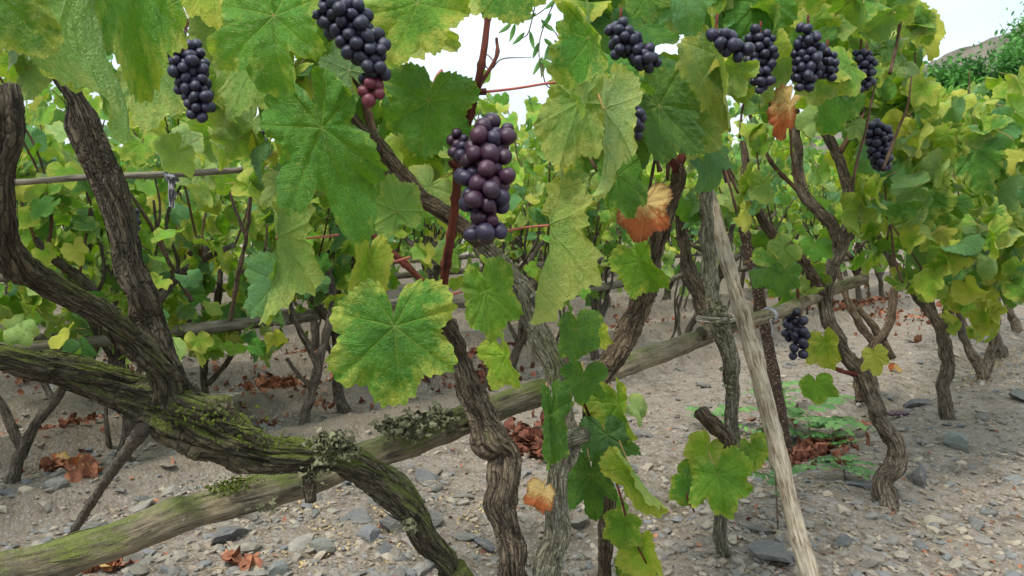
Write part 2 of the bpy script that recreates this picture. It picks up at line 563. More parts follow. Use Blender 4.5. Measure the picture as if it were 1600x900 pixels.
M['leaf'] = leaf_mat('vine_leaf')

def autumn_mat():
    m = NT('autumn_leaf')
    uv = m.n('UVMap', uv_map='vein')
    s1 = m.n('SeparateXYZ'); m.l(uv.outputs[0], s1.inputs[0])
    tcn = m.n('TexCoord')
    ob = tcn.outputs['Object']
    s2 = m.n('SeparateXYZ'); m.l(ob, s2.inputs[0])
    n_ = m.noise(ob, 5, 4, .6)
    n2 = m.noise(ob, 26, 4, .6)
    k = m.math('ADD', s2.outputs[1], m.math('MULTIPLY_ADD', n_, 1.5, -.75))
    k = m.ramp(k, [(.0, 0.0), (.42, 1.0)])
    c = m.mix(k, m.mix(n2, (.60, .40, .12), (.72, .54, .24)), m.mix(n2, (.34, .07, .02), (.62, .20, .06)))
    ed = m.n('UVMap', uv_map='edge')
    s3 = m.n('SeparateXYZ'); m.l(ed.outputs[0], s3.inputs[0])
    n3 = m.noise(ob, 11, 5, .7)
    ek = m.ramp(m.math('ADD', s3.outputs[0], m.math('MULTIPLY_ADD', n3, .5, -.25)), [(.78, 0.0), (1.02, .75)])
    c = m.mix(ek, c, (.20, .065, .022))
    c = m.mix(m.ramp(n3, [(.6, 0.0), (.72, .6)]), c, (.24, .13, .045))
    main = m.math('MAXIMUM', m.math('SUBTRACT', 1.0, m.math('DIVIDE', s1.outputs[1], .012)), 0.0)
    c = m.mix(m.math('MULTIPLY', main, .5), c, (.7, .5, .25))
    nb = m.bump(n2, .4, .03)
    b = m.bsdf(c, .6, nb, .3)
    tr = m.n('BsdfTranslucent'); m.l(c, tr.inputs[0])
    x = m.n('MixShader'); x.inputs[0].default_value = .35
    m.l(b, x.inputs[1]); m.l(tr.outputs[0], x.inputs[2])
    return m.out(x.outputs[0])
M['autumn'] = autumn_mat()

def grape_mat():
    m = NT('grape_skin')
    oi = m.n('ObjectInfo')
    tcn = m.n('TexCoord')
    off = m.n('VectorMath', operation='ADD')
    rv = m.n('CombineXYZ')
    m.l(m.math('MULTIPLY', oi.outputs['Random'], 40), rv.inputs[0])
    m.l(tcn.outputs['Object'], off.inputs[0]); m.l(rv.outputs[0], off.inputs[1])
    n1 = m.noise(off.outputs[0], 1.8, 5, .7)
    n2 = m.noise(off.outputs[0], 9, 4, .7)
    c = oi.outputs['Color']
    bl = m.math('MULTIPLY', m.ramp(n1, [(.3, .12), (.7, 1.0)]), oi.outputs['Alpha'])
    bl = m.math('MULTIPLY', bl, m.ramp(n2, [(.25, .6), (.6, 1.0)]))
    c = m.mix(m.math('MULTIPLY', bl, .24), c, (.11, .12, .19))
    vs = m.n('TexVoronoi'); vs.inputs['Scale'].default_value = 5
    m.l(off.outputs[0], vs.inputs['Vector'])
    c = m.mix(m.ramp(vs.outputs['Distance'], [(.05, .5), (.09, 0.0)]), c, (.25, .18, .14))
    b = m.bsdf(c, m.math('MULTIPLY_ADD', bl, .3, .28), m.bump(n2, .15, .05), .36)
    return m.out(b)
M['grape'] = grape_mat()

def rock_mat():
    m = NT('field_stone')
    oi = m.n('ObjectInfo')
    tcn = m.n('TexCoord')
    n1 = m.noise(tcn.outputs['Object'], 2.5, 5, .6)
    n2 = m.noise(tcn.outputs['Object'], 14, 5, .7)
    g = m.n('NewGeometry')
    gn = m.noise(g.outputs['Position'], 60, 4, .6)
    c = m.mix(m.ramp(n1, [(.35, 0.0), (.7, .6)]), oi.outputs['Color'], (.22, .195, .16))
    c = m.mix(m.math('MULTIPLY', n2, .6), c, (.35, .33, .30), 'OVERLAY')
    c = m.mix(m.ramp(gn, [(.52, 0.0), (.68, .5)]), c, (.29, .26, .215))
    return m.out(m.bsdf(c, .85, m.bump(n2, .6, .04), .25))
M['rock'] = rock_mat()

def ground_mat():
    m = NT('stony_soil')
    g = m.n('NewGeometry')
    ps = g.outputs['Position']
    n1 = m.noise(ps, .9, 4, .55)
    n2 = m.noise(ps, 14, 6, .7)
    n3 = m.noise(ps, 110, 5, .7)
    v1 = m.n('TexVoronoi'); v1.inputs['Scale'].default_value = 75; m.l(ps, v1.inputs['Vector'])
    v2 = m.n('TexVoronoi'); v2.inputs['Scale'].default_value = 210; m.l(ps, v2.inputs['Vector'])
    v3 = m.n('TexVoronoi'); v3.inputs['Scale'].default_value = 28; m.l(ps, v3.inputs['Vector'])
    grey = m.ramp(n1, [(.35, (.215, .172, .128)), (.55, (.225, .185, .142)), (.7, (.21, .18, .145))])
    c = m.mix(m.ramp(n2, [(.42, .0), (.66, .8)]), grey, (.31, .27, .22))
    c = m.mix(m.ramp(n2, [(.32, .8), (.48, 0.0)]), c, (.085, .066, .045))
    gv = m.n('HueSaturation'); m.l(v1.outputs['Color'], gv.inputs['Color'])
    gv.inputs['Saturation'].default_value = .10; gv.inputs['Value'].default_value = .5
    kg = m.math('MULTIPLY', m.ramp(v1.outputs['Distance'], [(.25, 1.0), (.5, 0.0)]), m.ramp(n3, [(.4, .0), (.6, .75)]))
    c = m.mix(kg, c, gv.outputs[0])
    gv2 = m.n('HueSaturation'); m.l(v3.outputs['Color'], gv2.inputs['Color'])
    gv2.inputs['Saturation'].default_value = .12; gv2.inputs['Value'].default_value = .42
    kg2 = m.math('MULTIPLY', m.ramp(v3.outputs['Distance'], [(.22, 1.0), (.34, 0.0)]), m.ramp(m.noise(ps, 5, 4), [(.5, .0), (.6, .7)]))
    c = m.mix(kg2, c, gv2.outputs[0])
    c = m.mix(m.math('MULTIPLY', n3, .7), c, (.5, .48, .45), 'OVERLAY')
    atb = m.n('Attribute', attribute_name='bar')
    c = m.mix(m.math('MULTIPLY', atb.outputs['Fac'], .8), c, m.ramp(n3, [(.35, (.15, .122, .088)), (.65, (.25, .21, .158))]))
    # damp, slightly mossy furrow beside the right-hand vines
    at = m.n('Attribute', attribute_name='furrow')
    c = m.mix(m.math('MULTIPLY', at.outputs['Fac'], m.ramp(n2, [(.3, .9), (.65, .2)])), c, (.085, .078, .04))
    h = m.math('ADD', m.math('MULTIPLY', v1.outputs['Distance'], -.5), m.math('ADD', m.math('MULTIPLY', v2.outputs['Distance'], -.2), m.math('MULTIPLY', n3, .9)))
    h = m.math('ADD', h, m.math('MULTIPLY', v3.outputs['Distance'], -.6))
    nb = m.bump(h, 1.0, .016)
    return m.out(m.bsdf(c, .95, nb, .15))
M['ground'] = ground_mat()

def hill_mat():
    m = NT('rocky_hillside')
    g = m.n('NewGeometry')
    ps = g.outputs['Position']
    n1 = m.noise(ps, .12, 6, .7)
    n2 = m.noise(ps, .9, 5, .7)
    c = m.ramp(n1, [(.35, (.075, .068, .05)), (.55, (.13, .115, .09)), (.72, (.20, .18, .15))])
    c = m.mix(m.ramp(n2, [(.5, 0.0), (.58, .6)]), c, (.13, .13, .085))
    return m.out(m.bsdf(c, .95, m.bump(n2, .8, .6), .1))
M['hill'] = hill_mat()

# ------------------------------------------------------------------ leaves
LOBE = np.array([0, 13, 24, 30, 37, 50, 63, 76, 84, 92, 104, 118, 134, 150, 163, 171, 177, 180.])
LRAD = np.array([.97, .91, .78, .71, .77, .90, .84, .70, .65, .68, .74, .70, .64, .57, .46, .33, .19, .12])
VEINS = np.radians([0, 50, -50, 104, -104, 148, -148])

def leaf_mesh(name, seed, nr, nt_, teeth=0, fold=0.0, bend=0.0, cup=0.0, wave=.05, asym=.08, sinus=1.0, petiole=True, mats=None, bulge=.02, tooth=.045, pmat='petiole_green', hole=False):
    rng = np.random.default_rng(seed)
    # angles: keep vein directions as samples
    ph = np.linspace(-pi, pi, nt_, endpoint=False) + pi / nt_ * .0
    if nt_ < 60:
        key = np.radians([-178, -165, -148, -128, -104, -84, -68, -50, -32, -17, 0, 17, 32, 50, 68, 84, 104, 128, 148, 165, 178])
        ph = key if nt_ <= 22 else np.sort(np.concatenate([key, (key[1:] + key[:-1]) / 2]))
    a = np.degrees(np.abs(ph))
    lr = LRAD.copy()
    lr[2:5] = lr[2:5] + (1 - sinus) * .0
    R0 = np.interp(a, LOBE, lr)
    sl, srt = rng.uniform(.5, 1.3), rng.uniform(.5, 1.3)
    sd2 = np.where(ph > 0, sl, srt)
    sh = rng.uniform(-4, 4)
    dpt = np.exp(-((a - 30 - sh) / 8) ** 2) * .13 * (sinus * sd2 - 1) + np.exp(-((a - 80 + sh) / 9) ** 2) * .11 * (sinus * (1.8 - sd2) - 1)
    dpt = np.clip(dpt, -.1, .30)
    R0 = R0 - dpt
    if nt_ >= 60:
        kk = max(1, nt_ // 90)
        ker = np.hanning(2 * kk + 3); ker /= ker.sum()
        R0 = np.convolve(np.concatenate([R0[-kk - 1:], R0, R0[:kk + 1]]), ker, 'valid')
    # asymmetry
    lf = 1 + asym * (np.cos(ph + rng.uniform(0, 6.28)) * .6 + np.cos(2 * ph + rng.uniform(0, 6.28)) * .5 + np.cos(5 * ph + rng.uniform(0, 6.28)) * .4)
    R0 = R0 * lf
    if teeth:
        tph = ph * teeth / (2 * pi) + .25 * np.sin(ph * 7 + seed)
        tri = np.abs((tph % 1.0) - .42) / .58
        big = (np.sin(tph * pi * .66 + seed) * .4 + .85)
        amp = tooth * np.clip(np.interp(a, [0, 150, 175, 180], [1, 1, .3, 0]), 0, 1) * big
        R0 = R0 + amp * (1 - tri * 1.5)
    n = len(ph)
    rs = np.linspace(0, 1, nr + 1)[1:]
    if nr >= 8:
        rs = rs ** .85
    PHI, RS = np.meshgrid(ph, rs)
    RR = RS * R0[None]
    x = RR * np.sin(PHI); y = RR * np.cos(PHI)
    x = np.concatenate([[0], x.ravel()]); y = np.concatenate([[0], y.ravel()])
    sr = np.concatenate([[0], RS.ravel()])
    phi = np.concatenate([[0], PHI.ravel()]); rr = np.concatenate([[0], RR.ravel()])
    d = np.abs(np.angle(np.exp(1j * (phi[:, None] - VEINS[None]))))
    k = d.argmin(1); dm = d[np.arange(len(k)), k]
    u = rr * np.cos(dm); v = rr * np.sin(dm)
    z = bulge * (1 - np.exp(-v / .06)) + bulge * .42 * np.abs(np.sin(pi * (u - .95 * v) / .125)) * np.minimum(v / .05, 1) * (nr >= 8)
    for i in range(3):
        kx, ky = rng.uniform(-5, 5, 2)
        z += wave * .5 * np.sin(kx * x + ky * y + rng.uniform(0, 6.28)) * np.minimum(rr * 1.5, 1)
    z += wave * sr ** 3 * np.sin(rng.integers(4, 8) * phi + rng.uniform(0, 6.28)) * .9
    if nr >= 8:
        z += wave * .45 * sr ** 6 * np.sin(rng.integers(14, 22) * phi + rng.uniform(0, 6.28))
        z += .018 * (vnoise(x * 7 + 40, y * 7 + 40, seed) - .5) * 2 + .010 * (vnoise(x * 16 + 40, y * 16 + 40, seed + 1) - .5) * 2
    z -= cup * rr ** 2
    # fold about the midrib
    if fold:
        fa = fold * np.minimum(1, np.abs(x) * 4)
        x2 = x * np.cos(fa)
        z = z + np.abs(x) * np.sin(fa)
        x = x2
    # bend along the midrib
    if abs(bend) > 1e-3:
        ka = bend
        th = ka * y
        yy = np.sin(th) / ka + z * np.sin(th)
        zz = -(1 - np.cos(th)) / ka + z * np.cos(th)
        y, z = yy, zz
    V = np.stack([x, y, z], 1)
    quads, tris = [], []
    j = np.arange(n); jn = (j + 1) % n
    tri = np.stack([np.zeros(n, int), 1 + jn, 1 + j], 1)[:-1]
    for r in range(nr - 1):
        b0 = 1 + r * n; b1 = 1 + (r + 1) * n
        q = np.stack([b0 + j, b0 + jn, b1 + jn, b1 + j], 1)[:-1]
        quads.append(q)
    B = Buf()
    B.add(V, np.concatenate(quads) if quads else None, tri)
    nbase = len(V)
    if petiole:
        ang = rng.uniform(-.5, .5)
        pl = [(0, 0, .0), (.12 * ang, -.18, -.10), (.5 * ang, -.42, -.34), (.7 * ang, -.55, -.62)]
        tube(B, pl, [.013, .012, .013, .018], nseg=4 if nr < 6 else 6, step=.14, mi=1, caps=False)
    me = B.mesh(name, mats or (M['leaf'], M[pmat]))
    lv = np.zeros(len(me.loops), np.int32); me.loops.foreach_get('vertex_index', lv)
    U = np.zeros((len(me.vertices), 2)); U[:nbase, 0] = u; U[:nbase, 1] = v
    E = np.zeros((len(me.vertices), 2)); E[:nbase, 0] = sr; E[:nbase, 1] = rr
    for nm, arr in (('vein', U), ('edge', E)):
        l = me.uv_layers.new(name=nm)
        l.data.foreach_set('uv', arr[lv].astype(np.float32).ravel())
    return me

FAR = [leaf_mesh('leaf_far', 100 + i, 3, 22, fold=random.uniform(0, .7), bend=random.uniform(.1, 1.3), wave=.10, asym=.17, sinus=random.uniform(.2, 1.6)) for i in range(12)]
MID = [leaf_mesh('leaf_mid', 200 + i, 7, 120, teeth=34, fold=random.uniform(-.1, .75), bend=random.uniform(.0, 1.4), wave=random.uniform(.06, .15), asym=.17, sinus=random.uniform(.1, 1.7), cup=random.uniform(-.15, .25), bulge=.034, tooth=.055) for i in range(20)]
DRY = [leaf_mesh('dry_leaf', 300 + i, 3, 22, fold=random.uniform(.4, 1.0), bend=random.uniform(.8, 2.0), wave=.16, asym=.2, petiole=False, mats=(M['autumn'],)) for i in range(4)]

GREENS = {
    'g': ((.070, .225, .024), .27), 'd': ((.035, .135, .022), .08), 'b': ((.090, .235, .095), .04),  # 'b': sky reflection on glossy leaves painted in as pale blue-green
    'y': ((.27, .42, .035), .50), 'yy': ((.50, .50, .05), .82), 'p': ((.31, .42, .14), .35), 'm': ((.15, .32, .025), .40)}
def leafcol(style, boost=1.0):
    c, a = GREENS[style]
    k = random.uniform(.82, 1.2) * boost
    h = random.uniform(-.012, .012)
    return (max(0, c[0] * k + h), c[1] * k, c[2] * k, min(1, max(0, a + random.uniform(-.12, .12))))
def pick(weights):
    return random.choices(list(weights), list(weights.values()))[0]

def leaf_matrix(j, Y, N, size, wf=1.0):
    Y = Y / np.linalg.norm(Y)
    N = N - Y * (N @ Y)
    nn = np.linalg.norm(N)
    N = N / nn if nn > 1e-5 else np.array([0, 0, 1.0])
    X = np.cross(Y, N)
    m = Matrix.Identity(4)
    for r in range(3):
        m[r][0] = X[r] * size * wf; m[r][1] = Y[r] * size; m[r][2] = N[r] * size; m[r][3] = j[r]
    return m

def put_leaf(parent, mesh, mat4, color, name='leaf'):
    o = bpy.data.objects.new(name, mesh)
    COL.objects.link(o)
    o.parent = parent
    lx = parent.location
    m = mat4.copy()
    for r in range(3):
        m[r][3] -= lx[r]
    o.matrix_basis = m
    o.color = color
    return o

def hero_leaf(vine, j, tip, d, style='g', roll=0, pitch=0, wf=1.0, fold=.15, bend=.35, wave=.05, seed=0, under=False, autumn=False, pet=None, sinus=1.0, cup=0.0, teeth=46, pr=.0016, tooth=.045, label=None, pmat='petiole'):
    "a big leaf near the lens: junction pixel j, tip pixel, depth d"
    J = P(j[0], j[1], d)
    dx, dy = tip[0] - j[0], tip[1] - j[1]
    L = math.hypot(dx, dy) / FPX * d
    pr_ = math.radians(pitch)
    Y = (CR * dx - CU * dy) / math.hypot(dx, dy) * math.cos(pr_) + CF * math.sin(pr_)
    N = -CF - Y * (-CF @ Y); N /= np.linalg.norm(N)
    rr = math.radians(roll)
    X = np.cross(Y, N)
    N = N * math.cos(rr) + X * math.sin(rr)
    if under:
        N = -N
    size = L / math.cos(pr_) * .97
    me = leaf_mesh('leaf', 1000 + seed, 15, 250, teeth=teeth, fold=fold, bend=bend, wave=wave, asym=.13, sinus=sinus, cup=cup, petiole=False, mats=(M['autumn'] if autumn else M['leaf'],), tooth=tooth, bulge=.028)
    o = put_leaf(vine, me, leaf_matrix(J, Y, N, size, wf), leafcol(style))
    mb = leaf_matrix(J - np.array(vine.location), Y, N, size, wf)
    if label:
        o['label'] = label
    # petiole is a sub-part of the leaf
    if pet is None:
        e = J - Y * size * .25 + CF * size * .8 + np.array([0, 0, 1]) * size * .15
        mid = J - Y * size * .10 + CF * size * .25
        pmat = 'petiole_green'
    else:
        e = P(*pet)
        mid = (J + e) / 2 + np.array([0, 0, .012]) * random.uniform(-.5, 1)
    b = Buf()
    tube(b, [J + CF * .0005, mid, e], [pr, pr * .9, pr * 1.25], nseg=8, step=.006, seed=seed, lump=.05)
    pm = b.mesh('petiole', (M[pmat],))
    po = bpy.data.objects.new('petiole', pm); COL.objects.link(po)
    po.parent = o
    pm.transform((Matrix.Translation(vine.location) @ mb).inverted())
    return o

# ------------------------------------------------------------------ grapes
def ico(n=1):
    import bmesh
    bm = bmesh.new()
    bmesh.ops.create_icosphere(bm, subdivisions=n, radius=1)
    v = np.array([x.co[:] for x in bm.verts]); f = np.array([[y.index for y in x.verts] for x in bm.faces])
    bm.free()
    return v, f
def grape_mesh(nm, n):
    v, f = ico(n)
    b = Buf(); v = v.copy(); v[:, 2] *= 1.08
    v *= (1 + .035 * np.sin(v[:, 0] * 2.3 + 1) * np.cos(v[:, 1] * 2.1) + .02 * np.sin(v[:, 2] * 4 + v[:, 0] * 3))[:, None]
    b.add(v, None, f)
    return b.mesh(nm, (M['grape'],))
GR_HI, GR_LO = grape_mesh('grape', 4), grape_mesh('grape_far', 2)

def cluster(vine, path, widths, rb, seed, hi=True, tone='blue', count=None, stem=None, depthscale=.9, cols=None, name='grape_cluster', jitter=.16, loose=1.0):
    """path: world points top->bottom, widths: half-widths, rb: berry radius"""
    rng = np.random.default_rng(seed)
    p, w_, s = cr_spline(path, widths, rb * .3)
    ln = s[-1]
    vol = np.trapezoid(pi * w_ ** 2 * depthscale, s) if hasattr(np, 'trapezoid') else np.trapz(pi * w_ ** 2 * depthscale, s)
    n = count or int(vol / ((2 * rb) ** 3 * .72) * 1.0)
    n = max(n, 6)
    k = rng.choice(len(p), n, p=(w_ ** 2) / (w_ ** 2).sum())
    ang = rng.uniform(0, 2 * pi, n); rad = np.sqrt(rng.uniform(0.1, 1, n))
    pos = p[k].copy()
    side = np.array([1, 0, 0.]); dep = np.array([0, 1., 0])
    pos += (np.cos(ang) * rad * np.maximum(w_[k] - rb * .6, rb * .2))[:, None] * side + (np.sin(ang) * rad * np.maximum(w_[k] - rb * .6, rb * .2) * depthscale)[:, None] * dep
    rbs = rb * rng.uniform(1 - jitter, 1 + jitter * .5, n)
    for it in range(45):
        D = pos[:, None] - pos[None]
        dist = np.linalg.norm(D, axis=2) + np.eye(n) * 9
        mn = (rbs[:, None] + rbs[None]) * .97 * loose
        push = np.clip(mn - dist, 0, None) / dist * .5
        pos += (D * push[..., None]).sum(1) * .8
        ax = p[np.linalg.norm(pos[:, None] - p[None], axis=2).argmin(1)]
        pos += (ax - pos) * .018
    b = Buf()
    top = p[0]
    st = stem if stem is not None else [top + np.array([0, 0, .03])]
    tube(b, list(st) + [top, p[len(p) // 2], p[-1]], [.0022] * len(st) + [.002, .0014, .0008], nseg=6, step=.01, seed=seed)
    for i in range(0, n, 2 if n > 40 else 1):
        a = p[np.linalg.norm(pos[i] - p, axis=1).argmin()]
        tube(b, [a + np.array([0, 0, .005]), pos[i]], [.0009, .0009], nseg=3, step=.02, caps=False)
    me = b.mesh('stalk', (M['cane_red'],), org=vine.location)
    cl = new_obj(name, me, vine)
    for i in range(n):
        g = bpy.data.objects.new('grape', GR_HI if hi else GR_LO)
        COL.objects.link(g)
        g.parent = cl
        g.location = pos[i] - np.array(vine.location)
        g.scale = tuple(rbs[i] * rng.uniform(.90, 1.08, 3))
        g.rotation_euler = rng.uniform(0, 6, 3)
        t = rng.uniform()
        if tone == 'red':
            c = np.array([.022, .009, .02]) * (1 - t) + np.array([.055, .012, .028]) * t
            if rng.uniform() < .35: c = np.array([.022, .014, .034])
            a = rng.uniform(.15, .5)
        elif tone == 'dry':
            c = np.array([.07, .03, .045]); a = .4
        else:
            c = np.array([.005, .006, .015]) * (1 - t) + np.array([.015, .012, .030]) * t
            a = rng.uniform(.3, 1.0)
        if cols:
            c, a = cols(pos[i], c, a)
        g.color = (*c, a)
    return cl

# ------------------------------------------------------------------ ground
CS = 1 / math.sqrt(2)
BARS = ((4.25, .17, .05), (5.3, .19, .065), (6.35, .2, .07), (7.4, .21, .07), (8.5, .22, .07), (9.6, .24, .07), (10.9, .26, .07), (12.3, .3, .07), (14, .34, .07), (16, .4, .07))
def bar_f(x, y):
    c = y - x; a = (x + y) * CS
    c = c + .25 * (vnoise(a * .5 + 9, c * .2, 3) - .5) + .06 * (vnoise(a * 3, c * 3, 4) - .5)
    f = np.zeros_like(x)
    for c0, w_, amp in BARS:
        f = f + np.exp(-np.abs((c - c0) / w_ / 1.05) ** 4)
    return np.clip(f, 0, 1) * np.clip(.55 + vnoise(a * 1.2 + 5, c, 31) * .9, 0, 1)
def ground_h(x, y):
    c = y - x                       # rows run along x=y direction; c measures across rows
    a = (x + y) * CS
    c = c + .25 * (vnoise(a * .5 + 9, c * .2, 3) - .5) + .06 * (vnoise(a * 3, c * 3, 4) - .5)
    h = np.zeros_like(x)
    for c0, w_, amp in BARS:
        t = (c - c0) / w_
        h += amp * 1.35 * np.exp(-np.abs(t) ** 3) * np.where(t < 0, 1, 1)
        h -= amp * .5 * np.exp(-((t + 1.35) / .35) ** 2)
    # furrow along the near side of the right-hand row
    h -= .075 * np.exp(-((c - 2.15) / .22) ** 2) * (.5 + .5 * np.tanh((a - 1.5) * 3))
    h += .04 * np.exp(-((c - 1.45) / .4) ** 2)
    h += .05 * (vnoise(x * 1.3 + 3, y * 1.3, 5) - .5) + .02 * (vnoise(x * 5, y * 5, 6) - .5)
    near = (np.hypot(x, y) < 14)
    h += np.where(near, .010 * (vnoise(x * 19, y * 19, 7) - .5) + .008 * (vnoise(x * 48, y * 48, 8) - .5), 0)
    return h
def furrow_f(x, y):
    c = y - x; a = (x + y) * CS
    c = c + .25 * (vnoise(a * .5 + 9, c * .2, 3) - .5)
    return np.exp(-((c - 2.1) / .3) ** 2) * (.5 + .5 * np.tanh((a - 1.5) * 3)) * np.clip(vnoise(x * 3, y * 3, 17) * 1.6, 0, 1)

def gz(x, y):
    return float(ground_h(np.array([float(x)]), np.array([float(y)]))[0])

def build_ground():
    nx, ny = 520, 560
    tx = np.linspace(-1, 1, nx)
    k = 5.6
    X = np.sinh(tx * k) / math.sinh(k) * 420 + 0.6
    ty = np.linspace(0, 1, ny)
    Y = 1.2 + np.where(ty < .72, ty / .72 * 8.0, 8.0 + (np.exp((ty - .72) / .28 * 4.0) - 1) / (math.exp(4) - 1) * 400)
    Y[0] = -12; Y[1] = -4; Y[2] = 0
    XX, YY = np.meshgrid(X, Y)
    H = ground_h(XX.ravel(), YY.ravel())
    far = np.clip((np.hypot(XX, YY).ravel() - 25) / 30, 0, 1)
    H = H * (1 - far)
    V = np.stack([XX.ravel(), YY.ravel(), H], 1)
    i = np.arange(ny - 1)[:, None] * nx; j = np.arange(nx - 1)[None]
    q = np.stack([i + j, i + j + 1, i + nx + j + 1, i + nx + j], -1).reshape(-1, 4)
    b = Buf(); b.add(V, q)
    me = b.mesh('ground', (M['ground'],))
    at = me.attributes.new('furrow', 'FLOAT', 'POINT')
    at.data.foreach_set('value', furrow_f(V[:, 0], V[:, 1]).astype(np.float32))
    at = me.attributes.new('bar', 'FLOAT', 'POINT')
    at.data.foreach_set('value', bar_f(V[:, 0], V[:, 1]).astype(np.float32))
    o = new_obj('ground', me)
    o['kind'] = 'structure'
    return o
GROUND = build_ground()

def build_hill():
    nx, ny = 220, 90
    xs = np.linspace(-10, 330, nx); ys = np.linspace(105, 260, ny)
    XX, YY = np.meshgrid(xs, ys)
    ridge = np.interp(xs, [-10, 30, 60, 72, 77, 80, 83, 88, 97, 120, 160, 220, 330], [0, 3, 14, 25, 27.5, 28, 30.5, 33, 37, 44, 55, 62, 50])
    prof = np.interp(ys, [105, 150, 200, 260], [0, 1, .9, .3]) ** 1.1
    H = ridge[None] * prof[:, None]
    H += (vnoise(XX * .09, YY * .09, 21) - .5) * 3 * prof[:, None] + (vnoise(XX * .4, YY * .4, 22) - .5) * 1.2 * prof[:, None] - .5
    i = np.arange(ny - 1)[:, None] * nx; j = np.arange(nx - 1)[None]
    q = np.stack([i + j, i + j + 1, i + nx + j + 1, i + nx + j], -1).reshape(-1, 4)
    b = Buf(); b.add(np.stack([XX, YY, H], -1).reshape(-1, 3), q)
    o = new_obj('hill', b.mesh('hill', (M['hill'],)))
    o['kind'] = 'structure'
build_hill()

# ------------------------------------------------------------------ stones
def rock_mesh(seed, n=2, flat=.6):
    rng = np.random.default_rng(seed)
    v, f = ico(n)
    for _ in range(13):                        # planar cuts give facets
        d = rng.standard_normal(3); d /= np.linalg.norm(d)
        h = rng.uniform(.42, .8)
        k = v @ d
        v = v - np.clip(k - h, 0, None)[:, None] * d
    v = v * (1 + .05 * rng.standard_normal((len(v), 1)))
    v *= np.array([1, rng.uniform(.6, .95), flat * rng.uniform(.7, 1.2)])
    b = Buf(); b.add(v, None, f)
    return b.mesh('stone', (M['rock'],), smooth=(n > 2))
ROCKS = [rock_mesh(i, 2, (.45, .6, .75, .35)[i % 4]) for i in range(10)]
ROCKS_HI = [rock_mesh(50 + i, 2, (.5, .65, .4)[i % 3]) for i in range(8)]
ROCKCOL = [(.19, .19, .18), (.13, .14, .145), (.22, .20, .165), (.28, .24, .18), (.16, .16, .145), (.34, .32, .28), (.11, .12, .13), (.15, .17, .165)]

def place_rock(o, x, y, size, col, sink=.3, seed=0, tilt=.25, hz=1.0):
    rng = random.Random(seed)
    o.location = (x, y, gz(x, y) + size * (.28 - sink * .5) * hz)
    o.scale = (size, size * rng.uniform(.7, 1), size * hz)
    o.rotation_euler = (rng.uniform(-tilt, tilt), rng.uniform(-tilt, tilt), rng.uniform(0, 6.28))
    k = rng.uniform(.85, 1.15)
    o.color = (col[0] * k, col[1] * k, col[2] * k, 1)

BIG = [  # px, py (base centre), width px, colour, height factor, label
    (1432, 765, 48, (.085, .09, .095), 1.5, 'dark angular boulder beside the foot of the bent vine trunk on the right'),
    (1493, 712, 62, (.15, .18, .165), .7, 'flat greenish grey stone on the bare soil right of the bent vine'),
    (1583, 757, 64, (.15, .16, .16), .5, 'long flat grey stone at the right edge of the picture'),
    (1342, 776, 52, (.13, .15, .165), .6, 'blue grey slab left of the foot of the bent vine trunk'),
    (1527, 822, 46, (.13, .135, .135), .8, 'grey brown wedge stone lying low on the right slope'),
    (1466, 826, 36, (.30, .27, .21), 1.1, 'pale tan stone standing upright on the right slope'),
    (1434, 862, 34, (.13, .145, .15), .7, 'small slate blue stone near the bottom right'),
    (1534, 884, 30, (.29, .25, .19), 1.1, 'two-toned tan stone at the bottom right edge'),
    (1533, 668, 46, (.09, .09, .085), .4, 'thin dark shard lying behind the greenish grey stone'),
    (985, 630, 34, (.16, .175, .18), 1.0, 'squarish grey stone between the central trunks and the stake'),
    (1012, 640, 32, (.27, .235, .18), .8, 'tan stone touching the squarish grey stone'),
    (126, 762, 62, (.10, .11, .105), .9, 'dark blocky stone beneath the thin grey prop stick'),
    (272, 770, 36, (.30, .28, .24), 1.0, 'pale rounded stone under the mossy trunk'),
    (560, 812, 62, (.12, .13, .135), .45, 'dark thin slab in the petals at the bottom centre'),
    (505, 855, 58, (.17, .18, .165), .9, 'smooth grey green stone at the bottom centre'),
    (380, 862, 60, (.23, .21, .17), .6, 'flat tan grey stone right of the lowest pole'),
    (392, 893, 56, (.32, .28, .20), .5, 'tan flat stone at the very bottom left of centre'),
    (575, 835, 54, (.15, .165, .175), .6, 'blue grey slab just below the dark thin slab'),
    (655, 880, 62, (.25, .235, .21), .7, 'large pale stone half hidden behind the mossy trunk'),
    (425, 665, 46, (.23, .23, .22), .6, 'pale grey stone on the first soil ridge'),
    (650, 842, 46, (.28, .25, .21), .7, 'pinkish tan stone between mossy trunk and knotted trunk'),
    (725, 828, 40, (.15, .17, .155), .6, 'grey green stone left of the knotted trunk'),
    (270 - 180, 790, 50, (.16, .17, .165), .7, 'grey stone in the left corner below the prop stick'),
    (1098, 602, 30, (.12, .12, .115), .7, 'dark stone in front of the second row behind the pale stake'),
    (1003, 684, 38, (.13, .14, .14), .8, 'dark grey stone right of the Y-shaped trunk'),
    (430, 898, 46, (.15, .17, .165), .8, 'dull green stone cut by the bottom edge'),
]
for i, (px, py, wpx, col, hz, lab) in enumerate(BIG):
    g = G(px, py)
    d = g @ CF - CP @ CF
    o = new_obj('rock', ROCKS_HI[i % 8])
    place_rock(o, g[0], g[1], wpx / 2 / FPX * d * 1.3, tuple(x * 1.35 for x in col), .35, i, .15, hz)
    o['label'] = lab; o['category'] = 'stone'

